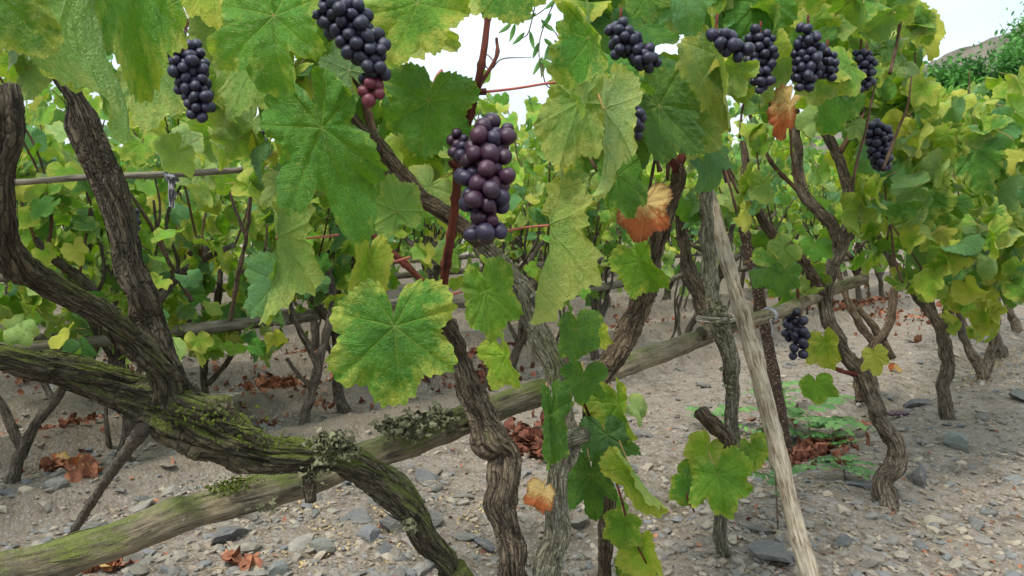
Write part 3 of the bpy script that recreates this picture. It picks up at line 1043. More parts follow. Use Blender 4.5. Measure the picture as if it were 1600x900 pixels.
def scatter_ground(n, rng, dmax=9, xr=.75, zone=None):
    res = []
    while len(res) < n:
        m = n * 3
        # even in the picture, thinning with distance
        py = rng.uniform(430, 960, m); px = rng.uniform(-80, 1680, m)
        for a, b in zip(px, py):
            g = G(a, b)
            if g[1] < dmax and rng.uniform() > .85 * float(bar_f(np.array([g[0]]), np.array([g[1]]))[0]) and (zone is None or rng.uniform() < zone(a, b)):
                res.append(g)
                if len(res) >= n: break
    return res
rng = np.random.default_rng(5)
def zstone(px, py):
    if px < 760 and py > 720: return 1.0
    if px < 760 and py > 640: return .7
    if px < 760: return .6
    if px > 1200 and py > 560: return .55
    return .35
for i, g in enumerate(scatter_ground(300, rng, 8, zone=zstone)):
    nearleft = g[0] < .1 and g[1] < 3.2
    o = new_obj('stone', ROCKS[i % 10], GROUND)
    s_ = float(np.clip(rng.lognormal(math.log(.024), .5), .010, .075)) * (1 + .08 * g[1])
    if nearleft: s_ *= 1.35
    place_rock(o, g[0], g[1], s_, ROCKCOL[rng.integers(8)], .3, i, .3, rng.uniform(.5, 1.0))

# gravel: far too many to count
def gravel(name, n, rng, smin, smax, cols, dmax=9, seed=0):
    base = [ico(1)[0] * np.array([1, .8, .55]) for _ in range(1)][0]
    f = ico(1)[1]
    pts = np.array(scatter_ground(n, rng, dmax))
    z = ground_h(pts[:, 0], pts[:, 1])
    s_ = rng.uniform(0, 1, n) ** 2.2 * (smax - smin) + smin
    a = rng.uniform(0, 6.28, n)
    nv = len(base)
    noise = 1 + .22 * rng.standard_normal((n, nv, 1))
    v = base[None] * noise * s_[:, None, None]
    ca, sa = np.cos(a)[:, None], np.sin(a)[:, None]
    tl = rng.uniform(-.4, .4, (n, 1))
    x = v[..., 0] * ca - v[..., 1] * sa; y = v[..., 0] * sa + v[..., 1] * ca
    zz = v[..., 2] + x * tl
    V = np.stack([x + pts[:, 0, None], y + pts[:, 1, None], zz + (z + s_ * .1)[:, None]], -1).reshape(-1, 3)
    F = (f[None] + (np.arange(n) * nv)[:, None, None]).reshape(-1, 3)
    b = Buf(); b.add(V, None, F, np.repeat(rng.uniform(0, 1, (n, 3)), nv, 0))
    m = NT(name + '_mat')
    at = m.n('Attribute', attribute_name='bark')
    sx = m.n('SeparateXYZ'); m.l(at.outputs['Vector'], sx.inputs[0])
    c = m.ramp(sx.outputs[0], [(i / (len(cols) - 1), c_) for i, c_ in enumerate(cols)], 'CONSTANT')
    g_ = m.n('NewGeometry')
    n_ = m.noise(g_.outputs['Position'], 130, 4)
    c = m.mix(m.math('MULTIPLY', n_, .8), c, (.5, .48, .45), 'OVERLAY')
    mat = m.out(m.bsdf(c, .9, m.bump(n_, .5, .003), .2))
    o = new_obj(name, b.mesh(name, (mat,), smooth=False), GROUND)
    o['kind'] = 'stuff'
gravel('small_stones', 2600, rng, .010, .028, [(.17, .16, .145), (.22, .20, .165), (.14, .145, .145), (.28, .245, .19), (.19, .17, .14), (.33, .31, .28)])
gravel('gravel', 12000, rng, .0020, .016, [(.18, .15, .115), (.23, .19, .145), (.15, .145, .13), (.25, .22, .18), (.18, .155, .12), (.34, .31, .27)])

def flakes(name, pts, rng, size, mat, parent, curl=1.0, elong=1.0, lift=.3, groundz=True):
    "many small curled flakes joined into one mesh"
    n = len(pts)
    pts = np.array(pts, float)
    u, v = np.meshgrid(np.linspace(-1, 1, 3), np.linspace(-1, 1, 4))
    u = u.ravel(); v = v.ravel()
    q = [(r * 3 + c, r * 3 + c + 1, (r + 1) * 3 + c + 1, (r + 1) * 3 + c) for r in range(3) for c in range(2)]
    s_ = rng.uniform(.5, 1.3, n)[:, None] * size
    k1 = rng.uniform(.1, 1, (n, 1)) * curl; k2 = rng.uniform(-.6, 1, (n, 1)) * curl
    wd = (1 - .55 * v ** 2)[None] * .5 / elong
    x = u[None] * wd + rng.normal(0, .05, (n, 12)); y = v[None] * .6 + rng.normal(0, .05, (n, 12))
    z = k1 * x ** 2 * 1.6 + k2 * y ** 2 * .7 + rng.normal(0, .05, (n, 12))
    R = []
    for i in range(n):
        e = rng.uniform(-1, 1, 2) * lift * 1.2
        R.append(np.array((Matrix.Rotation(rng.uniform(0, 6.28), 3, 'Z') @ Matrix.Rotation(e[0] * 1.5, 3, 'X') @ Matrix.Rotation(e[1], 3, 'Y'))))
    R = np.array(R)
    L = np.stack([x, y, z], -1) * s_[..., None]
    W = np.einsum('nij,nkj->nki', R, L)
    zz = ground_h(pts[:, 0], pts[:, 1]) if groundz else pts[:, 2]
    off = pts.copy(); off[:, 2] = zz + (pts[:, 2] if groundz else 0) + size * .18
    if not groundz: off[:, 2] = pts[:, 2]
    V = (W + off[:, None]).reshape(-1, 3)
    Q = (np.array(q)[None] + (np.arange(n) * 12)[:, None, None]).reshape(-1, 4)
    b = Buf(); b.add(V, Q)
    o = new_obj(name, b.mesh(name, (mat,), org=parent.location if parent else None), parent)
    o['kind'] = 'stuff'
    return o

# yellow petals and straw bits strewn on the soil
pp = []
PC = [(rng.uniform(380, 760), rng.uniform(760, 905)) for _ in range(26)]
for _ in range(520):
    if rng.uniform() < .85:
        cx, cy = PC[rng.integers(26)]
        px, py = cx + rng.normal(0, 15), cy + rng.normal(0, 7)
    else:
        px, py = rng.uniform(200, 1600), rng.uniform(600, 930)
    g = G(px, min(py, 960)); pp.append((g[0], g[1], 0))
flakes('petal_litter', pp, rng, .011, M['petal'], GROUND, 1.2, 1.7, .5)
pp = [(*G(rng.uniform(0, 1600), rng.uniform(500, 950))[:2], 0) for _ in range(1500)]
flakes('bark_crumbs', pp, rng, .010, M['twig'], GROUND, .7, 2.5, .3)
pp = [(*G(rng.uniform(0, 1600), rng.uniform(480, 950))[:2], 0) for _ in range(700)]
flakes('leaf_crumbs', pp, rng, .014, M['litter'], GROUND, 1.1, 1.2, .5)

def pile(px, py, rx, ry, n, size=.028, mat='litter', lab=None):
    pts = []
    for _ in range(n):
        a, b_ = rng.normal(0, .42, 2) * (1.0 if rng.uniform() < .6 else 2.4)
        g = G(px + a * rx, py + b_ * ry)
        pts.append((g[0], g[1], abs(rng.normal(0, .012))))
    o = flakes('leaf_litter', pts, rng, size, M[mat], GROUND, 1.4, 1.0, .9)
for a in ((92, 676, 38, 12, 110, .028, 'litter_dark'), (85, 728, 34, 9, 40, .035), (145, 770, 12, 8, 8, .05), (125, 690, 40, 12, 30, .026), (432, 604, 46, 13, 130, .04), (470, 556, 55, 9, 110), (390, 655, 30, 8, 25),
          (823, 698, 36, 19, 160, .045, 'litter_dark'), (1330, 480, 90, 17, 260, .05), (758, 578, 48, 22, 170, .045, 'litter_dark'), (30, 600, 60, 12, 90), (200, 585, 50, 10, 70), (1270, 690, 36, 18, 60, .05), (1255, 712, 50, 14, 70, .035, 'litter_dark'),
          (480, 628, 70, 10, 50, .03), (175, 895, 26, 6, 14, .04), (690, 590, 60, 14, 70), (1180, 520, 90, 14, 60), (985, 505, 60, 9, 60), (620, 540, 70, 10, 90), (310, 560, 70, 10, 70), (1420, 500, 70, 14, 80), (375, 890, 16, 6, 10, .04)):
    pile(*a)

# straw and twigs on the soil (right bank)
b = Buf()
for i in range(420):
    if i < 150: px, py = 1560 + rng.normal(0, 40), 580 + rng.normal(0, 28)
    elif i < 260: px, py = 1260 + rng.normal(0, 70), 760 + rng.normal(0, 80)
    else: px, py = rng.uniform(0, 1600), rng.uniform(560, 930)
    g = G(px, min(py, 950)); a = rng.uniform(0, 6.28); L = rng.uniform(.02, .11)
    x0, y0 = g[0], g[1]; x1, y1 = x0 + math.cos(a) * L, y0 + math.sin(a) * L
    xm, ym = (x0 + x1) / 2 + rng.normal(0, .01), (y0 + y1) / 2 + rng.normal(0, .01)
    lift = abs(rng.normal(0, .03)) if i < 150 else abs(rng.normal(0, .006))
    tube(b, [(x0, y0, gz(x0, y0) + .002), (xm, ym, gz(xm, ym) + .006 + lift), (x1, y1, gz(x1, y1) + .003)], [.0012, .0014, .0008], nseg=4, step=.03, caps=False)
o = new_obj('straw', b.mesh('straw', (M['straw'],)), GROUND); o['kind'] = 'stuff'

# ------------------------------------------------------------------ vines
def trunk_part(vine, segs, name, mat, nseg=36, step=.006, **kw):
    b = Buf()
    if not isinstance(segs[0], list):
        segs = [segs]
    last = None
    for i, sg in enumerate(segs):
        b = Buf()
        pts, rad = PT(sg)
        k = dict(kw); k['seed'] = kw.get('seed', 1) + i
        if name == 'cane': k.setdefault('nodes', .062)
        if name in ('trunk', 'branch') and 'jit' not in k: k['jit'] = float(np.mean(rad)) * .11
        tube(b, pts, rad, nseg=nseg, step=step, **k)
        last = new_obj(name, b.mesh(name, (M[mat],), org=vine.location), vine)
    return last

def tuft(parent_obj, vine_loc, centers, n, spread, rng, size=.012, mat='lichen', name='lichen_tuft'):
    "leafy lichen: many crinkled little ribbons, joined"
    pts, V, Q, c0 = [], [], [], 0
    b = Buf()
    for _ in range(n):
        c = np.array(centers[rng.integers(len(centers))]) + rng.normal(0, 1, 3) * np.array(spread)
        d = rng.normal(0, 1, 3); d[2] += .35; d /= np.linalg.norm(d)
        s_ = np.cross(d, rng.normal(0, 1, 3)); s_ /= np.linalg.norm(s_)
        nn = np.cross(d, s_)
        m_ = 5
        L = size * rng.uniform(.6, 1.5); w_ = size * rng.uniform(.12, .28)
        vv = []
        for k in range(m_):
            t = k / (m_ - 1)
            cc = c + d * L * t + nn * L * .35 * math.sin(t * 4 + rng.uniform(0, 1)) + rng.normal(0, size * .06, 3)
            ww = w_ * (1 + t * 1.3) * rng.uniform(.6, 1.3)
            vv += [cc - s_ * ww, cc + nn * ww * .5, cc + s_ * ww]
        q = []
        for k in range(m_ - 1):
            q += [(k * 3, k * 3 + 1, k * 3 + 4, k * 3 + 3), (k * 3 + 1, k * 3 + 2, k * 3 + 5, k * 3 + 4)]
        b.add(vv, q)
    o = new_obj(name, b.mesh(name, (M[mat],), org=vine_loc, smooth=True), parent_obj)
    o['kind'] = 'stuff'
    return o

# --- vine A: big mossy trunk lying over the pole, left foreground
baseA = P(745, 960, 1.3)
vA = thing('grapevine', 'huge moss-covered old vine lying across the lowest pole in the left foreground', 'grapevine', (baseA[0], baseA[1], gz(baseA[0], baseA[1])))
bz = gz(baseA[0], baseA[1])
lowA = [(735, 940, 1.28, 24), (700, 880, 1.25, 24), (668, 838, 1.22, 26), (640, 795, 1.2, 30), (600, 757, 1.18, 32), (560, 730, 1.16, 34), (520, 712, 1.15, 32), (470, 716, 1.14, 30), (420, 708, 1.12, 34), (370, 690, 1.10, 50), (320, 668, 1.08, 60), (280, 648, 1.06, 60), (240, 628, 1.05, 50), (190, 605, 1.03, 41), (140, 588, 1.0, 35), (90, 572, .97, 31), (40, 560, .93, 28), (-20, 555, .9, 28), (-90, 540, .88, 26)]
tr = trunk_part(vA, lowA, 'trunk', 'bark_mossy', nseg=96, step=.0032, ridge=.19, lump=.14, twist=2.5, seed=3, shreds=130,
                burls=((.52, 2.0, .03, .25), (.27, 1.0, .03, .3), (.8, 2.5, .03, .3), (.63, 4.5, .03, .28)))
# root part of the trunk down to the soil
g0 = np.array([baseA[0] + .06, baseA[1] + .05, gz(baseA[0], baseA[1]) - .03])
b = Buf(); tube(b, [P(705, 888, 1.255), P(750, 985, 1.3), g0], [.024, .027, .034], nseg=40, step=.01, ridge=.15, lump=.07, seed=5)
new_obj('trunk_base', b.mesh('trunk_base', (M['bark_mossy'],), org=vA.location), vA)
arm1 = [(278, 655, 1.07, 30), (262, 600, 1.03, 31), (232, 560, 1.0, 28), (195, 525, .97, 27), (150, 490, .93, 26), (105, 460, .9, 26), (60, 435, .86, 25), (25, 405, .82, 26), (-2, 360, .79, 29)]
trunk_part(vA, arm1, 'branch', 'bark_mossy', nseg=72, step=.0034, ridge=.19, lump=.12, twist=2, seed=13, shreds=60)
arm2 = [(282, 650, 1.08, 34), (262, 590, 1.06, 37), (246, 545, 1.05, 34), (230, 490, 1.04, 30), (216, 440, 1.02, 28), (200, 395, 1.01, 27), (184, 340, 1.0, 28), (166, 290, .99, 28), (148, 240, .98, 30), (131, 195, .97, 29), (116, 155, .96, 15), (92, 115, .95, 15), (62, 86, .94, 11), (50, 70, .94, 6)]
trunk_part(vA, arm2, 'branch', 'bark_dark', nseg=80, step=.0034, ridge=.19, lump=.13, twist=1.5, seed=23, shreds=70,
           burls=((.78, 2.2, .02, .2), (.62, 5, .02, .25), (.3, 1, .02, .25)))
arm3 = [(30, 430, .84, 26), (4, 380, .79, 28), (-2, 320, .76, 27), (4, 260, .74, 28), (12, 210, .73, 32), (14, 170, .72, 33), (13, 140, .72, 27), (10, 132, .72, 10)]
trunk_part(vA, arm3, 'branch', 'bark_dark', nseg=64, step=.004, ridge=.16, lump=.09, twist=1.5, seed=33, shreds=30)
# sawn stub under the trunk
trunk_part(vA, [(482, 730, 1.14, 13), (484, 760, 1.14, 14), (486, 784, 1.14, 12)], 'cut_stub', 'bark_dark', nseg=24, step=.005, ridge=.1, lump=.06, seed=41)
rng = np.random.default_rng(9)
tuft(vA, vA.location, [P(505, 690, 1.11), P(530, 690, 1.10), P(545, 705, 1.1), P(520, 700, 1.1)], 240, (.010, .007, .006), rng, .0075)
tuft(vA, vA.location, [P(330, 655, 1.02), P(300, 640, 1.0), P(395, 680, 1.06), P(430, 693, 1.08)], 240, (.030, .010, .004), rng, .0035, 'moss', 'moss_tuft')
tuft(vA, vA.location, [P(510, 725, 1.1), P(490, 745, 1.11), P(640, 820, 1.17), P(420, 795, 1.1)], 60, (.008, .006, .01), rng, .008, 'lichen')

# --- vine B: knotted central trunk with the red cane and the ripe cluster
def base_thing(px, py_or_none, d, label, group=None, below=None):
    if py_or_none is None:
        x = (px - 800) / FPX * d
        y = P(px, 450, d)[1]
        return thing('grapevine', label, 'grapevine', (x, y, gz(x, y)), group)
    g = G(px, py_or_none)
    return thing('grapevine', label, 'grapevine', (g[0], g[1], gz(g[0], g[1])), group)
vB = base_thing(800, None, 1.5, 'knotted grey trunk left of centre with a red cane and a ripe purple grape bunch')
tr = [(812, 1150, 1.56, 36), (806, 1000, 1.53, 32), (798, 900, 1.5, 28), (795, 850, 1.5, 26), (790, 815, 1.5, 28), (782, 785, 1.5, 33), (786, 755, 1.5, 27), (787, 715, 1.5, 31), (768, 685, 1.5, 33), (755, 650, 1.5, 28), (738, 615, 1.49, 25), (726, 580, 1.48, 21), (716, 545, 1.46, 20), (704, 515, 1.42, 19), (692, 490, 1.36, 15), (690, 478, 1.3, 9)]
trunk_part(vB, tr, 'trunk', 'bark_grey', nseg=80, step=.0045, ridge=.18, lump=.15, twist=1.2, seed=53, shreds=60, burls=((.40, 4.5, .02, .35), (.62, 1.0, .02, .4), (.55, 3, .02, .2), (.66, 5.2, .012, .3)))
rc = [(690, 484, 1.25, 8), (696, 420, 1.18, 9), (706, 360, 1.12, 9), (713, 300, 1.08, 9), (716, 250, 1.05, 9), (730, 195, 1.03, 8), (744, 140, 1.01, 8), (756, 80, 1.0, 7), (763, 20, 1.0, 6), (770, -40, 1.0, 6)]
o = trunk_part(vB, [rc, [(716, 262, 1.05, 6), (708, 258, 1.04, 8), (702, 252, 1.04, 5)], [(738, 144, 1.01, 8), (760, 143, 1.01, 5)], [(744, 140, 1.01, 5), (775, 90, 1.03, 4), (776, 60, 1.05, 3)]], 'cane', 'cane_red', nseg=14, step=.006, ridge=.05, lump=.05, seed=61)
trunk_part(vB, [(690, 470, 1.25, 7), (665, 445, 1.22, 6.5), (630, 410, 1.2, 6.5), (590, 375, 1.18, 6), (556, 342, 1.16, 5), (530, 300, 1.15, 4)], 'cane', 'cane_red', nseg=12, step=.006, lump=.05, seed=62)
trunk_part(vB, [(754, 144, 1.01, 3), (800, 139, 1.02, 2.6), (850, 131, 1.03, 2.6), (895, 126, 1.04, 2.4)], 'side_shoot', 'petiole', nseg=8, step=.006, lump=.04, seed=63)
trunk_part(vB, [(640, 480, 1.3, 4), (660, 460, 1.24, 4), (672, 440, 1.2, 5)], 'side_shoot', 'petiole', nseg=8, step=.006, lump=.04, seed=64)
cl = cluster(vB, [P(770, 205, .99), P(757, 250, .97), P(758, 300, .96), P(757, 345, .96), P(758, 372, .96)], [.026, .033, .032, .025, .014], .0100, 71, tone='red', count=66, jitter=.24,
        stem=[P(722, 215, 1.03), P(742, 206, 1.0)])
cluster(vB, [P(716, 215, 1.0), P(722, 238, .99), P(733, 250, .98)], [.010, .013, .009], .0075, 72, tone='red', count=11, jitter=.2, stem=[P(722, 212, 1.03)])

# --- vine C: pale lichened trunk and the long arm crossing to upper left
vC = base_thing(850, None, 1.42, 'pale greenish trunk with white lichen spots, right of the knotted trunk')
tc_ = [(840, 1210, 1.40, 36), (845, 1000, 1.40, 32), (855, 915, 1.4, 32), (868, 850, 1.41, 26), (874, 790, 1.42, 23), (876, 730, 1.43, 22), (884, 690, 1.44, 24), (880, 650, 1.46, 20), (874, 610, 1.48, 20), (862, 575, 1.5, 21), (848, 540, 1.52, 23), (838, 505, 1.53, 21), (822, 470, 1.54, 21), (800, 435, 1.54, 20), (775, 402, 1.53, 19), (748, 372, 1.52, 18)]
trunk_part(vC, tc_, 'trunk', 'bark_pale', nseg=72, step=.0045, ridge=.16, lump=.14, twist=1.4, seed=73, shreds=40, burls=((.45, 3, .02, .2), (.70, 5, .02, .3)))
trunk_part(vC, [(880, 690, 1.44, 17), (902, 682, 1.42, 19), (918, 678, 1.41, 15)], 'knot', 'bark_pale', nseg=36, step=.004, ridge=.12, lump=.14, seed=77)
trunk_part(vC, [(752, 376, 1.52, 18), (715, 345, 1.5, 16), (680, 322, 1.48, 17), (650, 305, 1.46, 19), (622, 275, 1.44, 21), (600, 240, 1.42, 20), (585, 215, 1.41, 14), (560, 195, 1.4, 9), (540, 150, 1.4, 7), (528, 90, 1.38, 6)], 'branch', 'bark_brown', nseg=48, step=.005, ridge=.18, lump=.09, twist=1, seed=79, shreds=30)
trunk_part(vC, [(585, 215, 1.42, 9), (560, 130, 1.42, 7), (530, 85, 1.40, 7), (505, 40, 1.38, 6)], 'cane', 'cane_brown', nseg=12, step=.008, lump=.05, seed=80)
trunk_part(vC, [(545, 170, 1.42, 6), (500, 120, 1.4, 5), (420, 95, 1.35, 5), (380, 65, 1.3, 5), (300, 40, 1.2, 4.5), (240, 15, 1.15, 4)], 'cane', 'cane_red', nseg=10, step=.008, lump=.05, seed=81)

# --- vine D: Y-shaped trunk right of centre
vD = base_thing(945, None, 1.7, 'brown Y-shaped trunk curving right behind the pole, right of the pale trunk')
td = [(955, 1080, 1.75, 20), (948, 960, 1.72, 17), (945, 880, 1.7, 15), (950, 820, 1.7, 15), (948, 770, 1.7, 15), (936, 725, 1.7, 15), (926, 680, 1.7, 15), (922, 640, 1.7, 17), (928, 598, 1.7, 26), (955, 560, 1.7, 26), (982, 520, 1.7, 24), (1000, 475, 1.7, 23), (1012, 430, 1.7, 22), (1026, 380, 1.7, 20), (1044, 325, 1.7, 17), (1060, 280, 1.7, 15), (1058, 250, 1.7, 11)]
trunk_part(vD, td, 'trunk', 'bark_brown', nseg=72, step=.005, ridge=.17, lump=.14, twist=1.4, seed=83, shreds=50, burls=((.5, 2, .03, .25), (.38, 3, .02, .4)))
trunk_part(vD, [(925, 605, 1.7, 20), (900, 585, 1.68, 15), (880, 560, 1.66, 11), (870, 540, 1.65, 7)], 'branch', 'bark_brown', nseg=32, step=.005, ridge=.15, lump=.08, seed=84)
trunk_part(vD, [[(1058, 262, 1.7, 10), (1040, 240, 1.66, 6), (1010, 225, 1.62, 5), (975, 185, 1.6, 5), (968, 120, 1.58, 5), (960, 50, 1.56, 5), (955, -20, 1.5, 5)], [(1056, 270, 1.7, 9), (1085, 190, 1.68, 8), (1098, 110, 1.66, 7), (1110, 40, 1.64, 6), (1120, -30, 1.6, 6)], [(1005, 120, 1.6, 5), (1010, 60, 1.58, 5), (1005, 0, 1.55, 5)], [(1000, 224, 1.62, 4), (985, 210, 1.6, 5), (940, 205, 1.58, 3)]], 'cane', 'cane_red', nseg=12, step=.008, lump=.05, seed=85)

# --- vine E: thin mossy trunk tied to the pale stake, with a cut stub
vE = base_thing(1140, 893, None, 'thin mossy vine tied to the pole beside the pale stake, with a cut stub')
zE = 2.2
te = [(1150, 905, 2.18, 24), (1135, 880, 2.18, 18), (1126, 845, 2.16, 15), (1130, 790, 2.14, 14), (1144, 740, 2.12, 15), (1143, 700, 2.1, 17), (1140, 660, 2.08, 15), (1145, 615, 2.05, 14), (1141, 570, 2.02, 17), (1132, 530, 2.0, 19), (1118, 492, 2.0, 23), (1112, 450, 2.0, 16), (1108, 400, 2.0, 15), (1104, 340, 2.02, 14), (1102, 290, 2.05, 13), (1098, 240, 2.05, 8)]
trunk_part(vE, te, 'trunk', 'bark_pale', nseg=60, step=.006, ridge=.15, lump=.11, twist=1.4, seed=93, shreds=40)
trunk_part(vE, [(1112, 500, 2.0, 16), (1095, 465, 2.03, 18), (1080, 430, 2.06, 16), (1070, 390, 2.1, 13), (1062, 340, 2.12, 9), (1060, 290, 2.12, 6)], 'branch', 'bark_brown', nseg=40, step=.007, ridge=.15, lump=.11, seed=95, shreds=20)
trunk_part(vE, [(1143, 700, 2.1, 15), (1128, 675, 2.06, 15), (1108, 658, 2.03, 15), (1096, 645, 2.0, 17), (1092, 640, 2.0, 12)], 'cut_stub', 'bark_brown', nseg=40, step=.006, ridge=.12, lump=.10, seed=97)
rng = np.random.default_rng(15)
tuft(vE, vE.location, [P(1115, 485, 1.95), P(1130, 525, 1.95), P(1140, 600, 2.0), P(1128, 492, 1.96)], 120, (.012, .008, .02), rng, .009)

# --- vine F: bent trunk, right
vF = base_thing(1390, 803, None, 'bent vine with an S-curved trunk and candelabra arms on the right')
dF = float((G(1390, 803) - CP) @ CF)
tf = [(1396, 812, dF, 30), (1388, 790, dF, 24), (1380, 765, dF, 22), (1388, 742, dF, 20), (1404, 715, dF, 18), (1396, 685, dF, 18), (1378, 655, dF, 17), (1364, 622, dF, 18), (1352, 590, dF, 19), (1336, 570, dF, 17), (1315, 545, dF - .02, 14), (1300, 515, dF - .05, 14), (1290, 480, dF - .05, 15), (1290, 445, dF, 17), (1298, 415, dF, 18)]
trunk_part(vF, tf, 'trunk', 'bark_grey', nseg=60, step=.007, ridge=.16, lump=.10, twist=1.4, seed=103, shreds=40, burls=((.06, 3, .03, .4), (.2, 1, .02, .35)))
trunk_part(vF, [[(1298, 420, dF, 16), (1308, 390, dF, 13), (1300, 355, dF, 12), (1278, 330, dF, 12), (1256, 305, dF, 12), (1245, 270, dF, 11), (1246, 220, dF, 9), (1240, 170, dF, 7)]], 'branch', 'bark_grey', nseg=32, step=.009, ridge=.14, lump=.11, seed=105, shreds=14)
trunk_part(vF, [[(1300, 415, dF, 15), (1318, 375, dF, 13), (1328, 335, dF, 12), (1322, 285, dF, 11), (1308, 240, dF, 11), (1290, 205, dF, 10), (1275, 185, dF, 7)]], 'branch', 'bark_grey', nseg=32, step=.009, ridge=.14, lump=.11, seed=106, shreds=14)
trunk_part(vF, [[(1288, 470, dF, 14), (1262, 425, dF - .1, 13), (1240, 392, dF - .15, 12), (1212, 370, dF - .2, 11), (1188, 340, dF - .2, 10), (1172, 300, dF - .2, 9), (1166, 250, dF - .2, 8), (1160, 220, dF - .2, 6)]], 'branch', 'bark_brown', nseg=32, step=.009, ridge=.14, lump=.11, seed=107, shreds=14)
trunk_part(vF, [(1350, 588, dF, 5), (1310, 578, dF - .05, 4.5), (1280, 558, dF - .1, 5), (1262, 528, dF - .12, 5), (1250, 495, dF - .15, 4), (1245, 440, dF - .15, 3)], 'cane', 'cane_red', nseg=10, step=.01, lump=.08, seed=108)
trunk_part(vF, [[(1245, 175, dF, 7), (1215, 140, dF - .1, 5), (1250, 70, dF - .2, 5), (1275, 0, dF - .3, 4.5)], [(1225, 160, dF, 6), (1200, 165, dF - .2, 5), (1245, 100, dF - .3, 5), (1270, 20, dF - .4, 5)], [(1310, 240, dF, 6), (1345, 180, dF, 5), (1355, 100, dF, 5), (1350, 30, dF, 4)], [(1240, 390, dF, 5), (1232, 440, dF, 4), (1230, 480, dF, 3)], [(1262, 310, dF, 5), (1210, 260, dF, 4), (1180, 200, dF, 4), (1150, 120, dF, 4)]], 'cane', 'cane_brown', nseg=9, step=.012, lump=.08, seed=109)

# --- vines G..K: the rest of the near row, going away on the right
def row_vine(segs, label, mat='bark_grey', seed=0, nseg=26):
    px, py = segs[0][0][0], segs[0][0][1]
    v = base_thing(px, py, None, label)
    dd = float((G(px, py) - CP) @ CF)
    for i, sg in enumerate(segs):
        sg = [(a[0], a[1] + (5 if (i == 0 and k == 0) else 0), dd + (a[3] if len(a) > 3 else 0), a[2] * .8) for k, a in enumerate(sg)]
        trunk_part(v, sg, 'trunk' if i == 0 else 'branch', mat, nseg=nseg, step=.012, ridge=.15, lump=.12, twist=1.2, seed=seed + i, shreds=14 if i == 0 else 6)
    return v, dd
vG, dG = row_vine([[(1345, 622, 17), (1346, 590, 14), (1352, 560, 13), (1372, 530, 12), (1392, 500, 11), (1398, 450, 10)], [(1372, 545, 11), (1340, 500, 10), (1322, 465, 9), (1310, 420, 7)], [(1395, 560, 10), (1372, 520, 9), (1340, 480, 8)]], 'low dark vine half hidden behind the bent vine trunk', 'bark_brown', 201)
vH, dH = row_vine([[(1488, 668, 22), (1480, 645, 17), (1474, 610, 16), (1480, 570, 17), (1474, 530, 17), (1462, 500, 14), (1438, 468, 12), (1408, 430, 11), (1385, 395, 9), (1365, 350, 7)], [(1474, 530, 14), (1482, 480, 12), (1492, 430, 10), (1500, 370, 8), (1490, 300, 6)], [(1462, 500, 9), (1440, 420, 8), (1420, 340, 7), (1425, 270, 5)]], 'straight grey vine trunk standing right of the bent vine', 'bark_grey', 211)
vI, dI = row_vine([[(1540, 600, 18), (1535, 580, 15), (1522, 558, 14), (1508, 530, 11), (1500, 490, 9), (1490, 440, 7)], [(1538, 585, 13), (1552, 540, 12), (1556, 490, 10), (1560, 430, 8)]], 'V-forked vine trunk near the dry straw at the right edge', 'bark_grey', 221)
vJ, dJ = row_vine([[(1566, 553, 16), (1556, 530, 12), (1548, 500, 11), (1560, 450, 8), (1570, 380, 6)], [(1560, 540, 9), (1540, 500, 8), (1530, 450, 7)]], 'small vine trunk behind the V-forked one', 'bark_grey', 231, 18)
vK, dK = row_vine([[(1590, 514, 13), (1580, 490, 10), (1572, 460, 9), (1580, 400, 6)]], 'farthest vine trunk of the near row at the right edge', 'bark_grey', 241, 18)
vL, dL = row_vine([[(1640, 560, 14), (1630, 500, 12), (1610, 430, 10), (1590, 360, 8)]], 'vine just beyond the right edge whose leaves hang into view', 'bark_grey', 251, 18)

vM, dM = row_vine([[(332, 658, 13), (322, 620, 9), (318, 570, 10), (328, 520, 9), (340, 470, 9), (345, 420, 7)], [(325, 600, 8), (352, 570, 7), (372, 530, 7), (368, 480, 6)], [(322, 540, 8), (300, 500, 7), (290, 450, 5)]], 'slender dark vine rising directly behind the mossy trunk in the next row', 'bark_dark', 261, 20)
vN, dN = row_vine([[(468, 684, 15), (480, 640, 12), (492, 600, 12), (500, 560, 12), (512, 520, 12), (520, 470, 10), (512, 410, 9)], [(500, 580, 9), (478, 535, 8), (462, 500, 8), (452, 470, 6)], [(488, 610, 6), (462, 580, 5), (448, 560, 5)]], 'crooked grey vine in the next row left of the big bottom leaf', 'bark_far', 271, 20)
vO, dO = row_vine([[(18, 752, 18), (28, 720, 15), (40, 690, 14), (62, 655, 12), (85, 628, 12), (102, 600, 9)], [(34, 700, 12), (18, 665, 12), (4, 635, 12), (-20, 600, 10)], [(85, 630, 9), (70, 600, 8), (62, 570, 7)]], 'forked grey vine at the left edge behind the mossy arm', 'bark_far', 281, 20)

